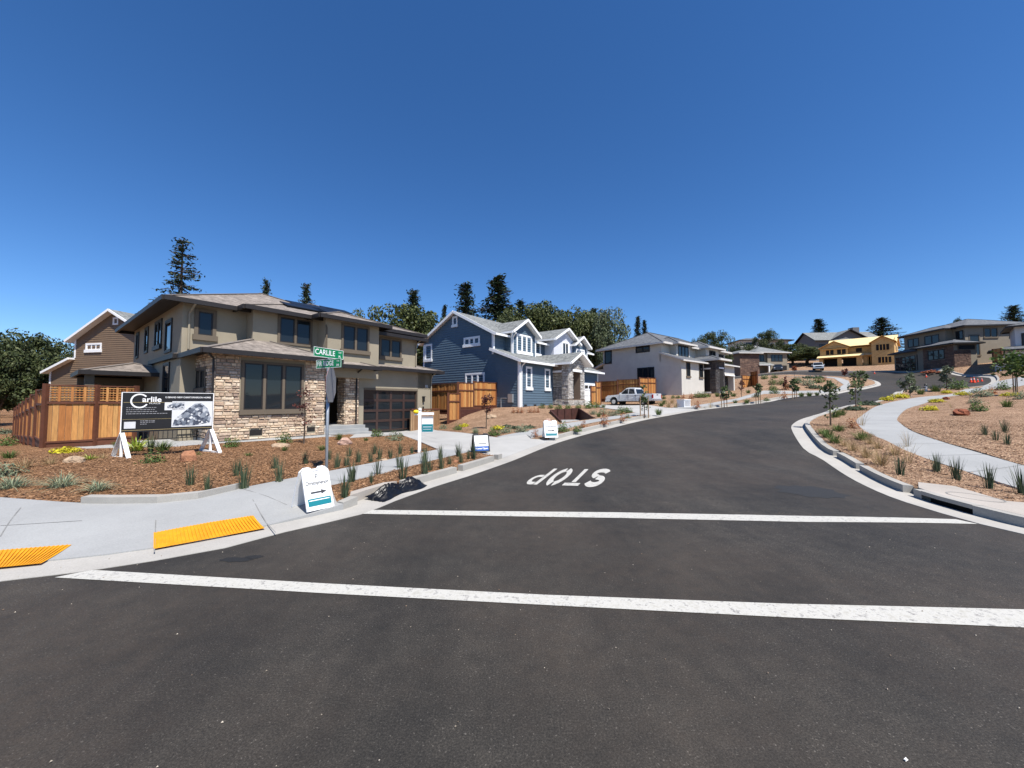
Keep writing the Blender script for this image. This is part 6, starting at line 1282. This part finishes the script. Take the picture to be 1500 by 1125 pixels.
OK_ = [(566,62,450,104,0,'left shoulder of the oak grove beyond the tan house roof'),(604,58,447,140,0,'largest rounded oak behind the gap between tan and blue houses'),(640,64,462,60,1,'dark oak at the right end of the grove touching the blue gable'),(690,60,462,70,1,'dark oak crown just over the blue house ridge'),(742,68,456,66,1,'dark oak beneath the tallest fir'),(772,70,447,100,0,'olive oak left of centre behind the grey dormers'),(818,72,440,116,0,'broad olive oak highest behind the grey dormers'),(852,70,455,60,0,'olive oak over the white garage door'),(892,66,447,70,2,'open grey green oak left of the pale stucco house'),(1046,86,484,48,1,'dark oak over the right half of the pale stucco house'),(1022,82,490,30,1,'small dark oak at the ridge of the pale stucco house'),(1123,105,483,40,1,'dark oak in front of the white ridge house'),(1085,100,500,44,1,'dark low oak left of the white ridge house'),(1160,110,503,54,0,'green bushy oak right of the white ridge house'),(1182,104,508,76,0,'broad low oak beside the grey gabled house'),(42,34,486,118,1,'large dark oak at the left edge beside the brown house'),(4,32,496,90,1,'dark oak cut by the left edge of the view'),(88,44,500,60,1,'smaller dark oak just left of the brown house'),(-40,40,480,110,1,'dark oak beyond the left edge'),(1402,90,465,15,1,'small tree peeping over the dark hip roof'),(532,68,455,84,0,'far oak peeping over the right roof hip of the tan house'),(700,75,470,120,0,'wide oak behind the solar panels of the blue house'),(930,80,500,60,1,'oak half hidden behind the pale stucco house'),(796,75,445,110,1,'oak between the two grey dormer oaks, set further back'),(868,71,452,76,0,'round oak left of the open grey green one')]
for i, (px, Y, top, w_, g_, lb) in enumerate(OK_): big_tree('oak_tree', px, Y, top, w_, OAK[g_][2 if px == 892 else i % 2], OTR, lb, 'oaks behind the houses')
def conifer(seed, wh, rad, nb, sparse=0, droop=.25, w0=.18, L0=.11):
    r = random.Random(seed); cr, tr = MB(), MB(); tr.tube([(0,0,-.06),(0,0,.99)], [.022,.003], 7)
    for k in range(wh):
        f0 = w0+(1-w0)*(k+.5)/wh; f = f0; Lm = rad*(1-f)**.8*(.62+.75*r.random())+.02
        for j in range(nb):
            if r.random() < sparse: continue
            f = f0+r.uniform(-.9,.9)*(1-w0)/wh*(.4 if sparse else 1); f = min(f, .995)
            a = r.uniform(0,6.283); L = Lm*r.uniform(.6,1.1); p0 = Vector((0,0,f)); p1 = Vector((math.cos(a)*L, math.sin(a)*L, f-droop*L*r.uniform(.3,1.2)+.02)); tr.tube([p0, p1], [.004,.0015], 4, 0, False)
            for i in range(int(8+110*L)):
                s = r.uniform(.15,1.05); q = p0.lerp(p1, s)+Vector((r.gauss(0,.013), r.gauss(0,.013), r.gauss(0,.008)-.008)); leaf(cr, q, r.uniform(.008,.014), r, Vector((0,0,1)), 2.4)
    return cr, tr
def fir(seed, *a, lm=None, **k): c, t = conifer(seed, *a, **k); return c.mesh('fir_crown', lm or g_fir), t.mesh('fir_trunk', M['trunk'])
F1 = fir(41, 22, .26, 8, .35, .35); F2 = fir(42, 34, .20, 10, .05, .35, .12); F3 = fir(43, 34, .17, 10, .02, .2, .05); CY = fir(44, 34, .13, 12, 0, -.5, .03, lm=g_cyp)
CF = [(268,58,352,84,F1,'tall sparse fir rising behind the tan house'),(390,70,411,34,F2,'fir tip just above the hip apex of the tan house'),(449,68,417,40,F2,'fir tip above the solar panels of the tan house'),(606,75,426,56,F2,'pointed fir standing up from the oak grove'),(683,72,415,58,F3,'broad dark fir left of the tallest one behind the blue house'),(730,74,406,84,F2,'tallest fir behind the blue house'),(651,85,449,15,CY,'narrow dark cypress beside the blue gable'),(762,82,440,44,F3,'short fir half sunk among the oaks behind the blue house'),(934,95,465,16,CY,'taller of two narrow firs behind the pale stucco house'),(944,95,471,14,CY,'shorter of two narrow firs behind the pale stucco house'),(1199,125,468,24,CY,'dense dark column tree left of the grey gabled house'),(1291,120,466,46,F2,'fir rising behind the plywood house'),(1484,80,448,44,F2,'fir at the right edge beyond the dark hip roof'),(870,80,452,40,F3,'fir between the oaks over the white garage')]
for px, Y, top, w_, mm, lb in CF:
    p = atY(px, top, Y); zg = T(p[0], Y); H_ = p[2]-zg; rr = {id(F1): .44, id(F2): .34, id(F3): .30, id(CY): .24}[id(mm)]; W = w_/563*Y/rr*1.25
    t = thing('conifer_tree', lb, 'tree', (p[0], Y, zg), px % 6.28, 'conifers behind the houses'); t.scale = (W, W, H_); obj('trunk', mm[1], t); obj('crown', mm[0], t)
# far wooded ground that reads as one mass behind the lots
mb = MB(); r = random.Random(77)
for i in range(190):
    a = r.uniform(-1.15, .55); D = r.uniform(95, 150); x, y = math.sin(a)*D, math.cos(a)*D
    if x > 45 and y < 130: continue
    z = T(x, y); h_ = r.uniform(5, 9)
    if x < -20: h_ *= .8
    for k in range(90):
        d = Vector((r.gauss(0,1), r.gauss(0,1), abs(r.gauss(0,.8)))).normalized(); leaf(mb, Vector((x, y, z+h_*.35))+Vector((d.x*5, d.y*5, d.z*h_*.65))*r.random()**.3, r.uniform(.5,.95), r, d)
o = mb.build('distant_woodland', g_oak[1]); o['kind'] = 'stuff'
# ------------------------------------------------------------------ vehicles
m_cpaint, nt, b = newmat('white_car_paint'); b.inputs['Base Color'].default_value = (.50,.52,.54,1); b.inputs['Roughness'].default_value = .28; b.inputs['Coat Weight'].default_value = .6
m_dpaint, nt, b = newmat('dark_car_paint'); b.inputs['Base Color'].default_value = (.03,.035,.045,1); b.inputs['Roughness'].default_value = .25; b.inputs['Coat Weight'].default_value = .6
m_rim = plain('wheel_rim', (.45,.46,.47), .35, .08, 6, metal=.7); m_lamp = plain('lamp_red', srgb(150,16,20), .25, .1); m_clear = plain('lamp_clear', (.6,.62,.64), .15, .05)
def sweep(mb, prof, y_of, m=0):
    """side outline (x,z) carried across the width, pulled in by y_of(z)"""
    k = len(prof); n = len(mb.v)
    for sgn in (-1, 1): mb.v += [(x, sgn*y_of(x, z), z) for x, z in prof]
    mb.f += [tuple(n+i for i in range(k)), tuple(n+k+i for i in range(k-1,-1,-1))] + [(n+i, n+k+i, n+k+(i+1)%k, n+(i+1)%k) for i in range(k)]; mb.m += [m]*(k+2)
def vehicle(name, label, cat, x, y, z, rz, paint, kind):
    t = thing(name, label, cat, (x, y, z), rz); pk = kind == 'pickup'; body = MB()
    wf, wr = 1.68, -1.60; R_ = .37
    arch = lambda cx: [(cx+.47*math.cos(math.radians(a)), .40+.47*math.sin(math.radians(a))) for a in range(0, 181, 20)]
    low = [(2.62,.42)] + [(2.66,.62),(2.62,.86),(2.45,1.0),(1.10,1.10),(-.9,1.10),(-2.6,1.10 if pk else 1.08),(-2.64,.62),(-2.60,.48)] + [(wr-.47,.40)] + arch(wr)[::-1][1:-1] + [(wr+.47,.40),(wf-.47,.40)] + arch(wf)[::-1][1:-1] + [(wf+.47,.40)]
    sweep(body, low, lambda x, z: .90-.05*max(0, (z-.75))*1.2-.06*max(0, abs(x)-2.2))
    c1 = (-.92, -.70) if pk else (-2.55, -2.2)
    cab = [(1.08,1.08),(.30,1.74),(-.05,1.79),(c1[1]+.1,1.78),(c1[1],1.72),(c1[0],1.08)]; sweep(body, cab, lambda x, z: .86-.24*max(0, (z-1.08)))
    o = body.build('body', paint, t, fix=True)
    bv = o.modifiers.new('bevel', 'BEVEL'); bv.width = .035; bv.segments = 2; bv.angle_limit = math.radians(25)
    yy = lambda zc: .86-.24*(zc-1.08)+.004
    def side_glass(nm, pts):
        for s in (-1, 1):
            q = MB(); q.face([(a, s*yy(c), c) for a, c in pts]); q.build(nm, M['glass'], t)
    side_glass('side_window', [(.86,1.16),(.36,1.62),(.02,1.66),(.02,1.16)]); side_glass('side_window', [(-.06,1.16),(-.06,1.66),(c1[1]+.12 if pk else -1.0,1.64),(c1[0]+.16 if pk else -1.05,1.16)])
    if not pk: side_glass('side_window', [(-1.15,1.16),(-1.1,1.64),(-2.1,1.6),(-2.35,1.18)])
    q = MB(); q.face([(1.045,-.78,1.14),(1.045,.78,1.14),(.375,.66,1.70),(.375,-.66,1.70)]); q.build('windscreen', M['glass'], t)
    q = MB(); xa, xb = c1[0]+.05, c1[1]+.02; q.face([(xa-.03,-.74,1.16),(xa-.03,.74,1.16),(xb-.04,.64,1.66),(xb-.04,-.64,1.66)]); q.build('rear_window', M['glass'], t)
    if pk:
        q = MB(); q.box(-2.52,-1.0,-.74,.74,1.085,1.112); q.build('bed_floor', M['void'], t)
        for s in (-1, 1): q = MB(); q.box(-2.6,-.95,s*.80-.04,s*.80+.04,1.09,1.17); q.build('bed_rail', paint, t)
        q = MB(); q.box(-2.66,-2.60,-.78,.78,.66,1.16); tg = q.build('tailgate', paint, t); q = MB(); q.box(-2.68,-2.66,-.12,.12,1.0,1.07); q.build('handle', m_sblack, tg)
    q = MB(); q.box(-2.74,-2.6,-.84,.84,.46,.62); q.build('rear_bumper', m_rim if pk else paint, t); q = MB(); q.box(2.58,2.74,-.84,.84,.36,.58); q.build('front_bumper', paint, t)
    q = MB(); q.box(2.63,2.70,-.5,.5,.62,.86); q.build('grille', m_sblack, t)
    for s in (-1, 1):
        q = MB(); q.box(-2.665,-2.56,s*.80-.06,s*.80+.075,.72,1.06); q.build('tail_lamp', m_lamp, t); q = MB(); q.box(2.50,2.675,s*.70-.14,s*.70+.14,.70,.88); q.build('headlight', m_clear, t)
        q = MB(); q.box(.74,.88,s*.98-.08,s*.98+.08,1.12,1.28); q.build('wing_mirror', paint, t)
        q = MB()
        for xx in (.98,-.02,-.88): q.box(xx-.006,xx+.006,s*.895-.006,s*.895+.012,.52,1.08)
        q.box(wr+.55,wf-.55,s*.88-.02,s*.88+.03,.36,.44)
        for pc in q.split(): pc.build('door_seam', m_sblack, t)
        for xx in (.12,-.76): q = MB(); q.box(xx-.1,xx+.04,s*.90-.01,s*.90+.025,.93,.97); q.build('door_handle', m_sblack, t)
        for cx in (wf, wr):
            q = MB(); q.tube([(cx,s*.64,R_),(cx,s*.66,R_),(cx,s*.86,R_),(cx,s*.88,R_)], [R_*.93,R_,R_,R_*.93], 22); wh = q.build('wheel', M['rubber'], t); q = MB(); q.tube([(cx,s*.86,R_),(cx,s*.892,R_)], [R_*.62,R_*.58], 18)
            for k in range(6): a = k*math.pi/3; q.bar((cx,s*.894,R_),(cx+math.cos(a)*R_*.58,s*.894,R_+math.sin(a)*R_*.58),.05,.012,0,(0,1,0))
            q.build('rim', m_rim, wh); q = MB(); q.box(cx-.44,cx+.44,s*.5-.12,s*.5+.12,.3,.84); q.build('wheel_well', M['void'], t)
    return t
x, y = atY(927, 595, 36.5)[:2]; hd = (-.66, .75); s_ = .93
t = vehicle('pickup_truck', 'white crew cab pickup parked on the driveway with its tail to the street', 'pickup truck', x, y, T(x, y)+.12, math.atan2(hd[1], hd[0]), m_cpaint, 'pickup'); t.scale = (s_, s_, s_)
p = atY(1198.5, 545, 80); t = vehicle('parked_car', 'white car with raised hood line parked facing us before the plywood house', 'car', p[0], p[1], T(p[0], p[1])+.02, math.atan2(-.80, -.60), m_cpaint, 'suv'); t['label'] = 'white car parked facing us on the side street by the plywood house'
q0 = atY(1140, 546, 91); t = vehicle('parked_car', 'dark car parked before the garage of the grey hip roofed house', 'car', q0[0], q0[1], T(q0[0], q0[1])+.05, math.atan2(-.8,-.55), m_dpaint, 'suv')
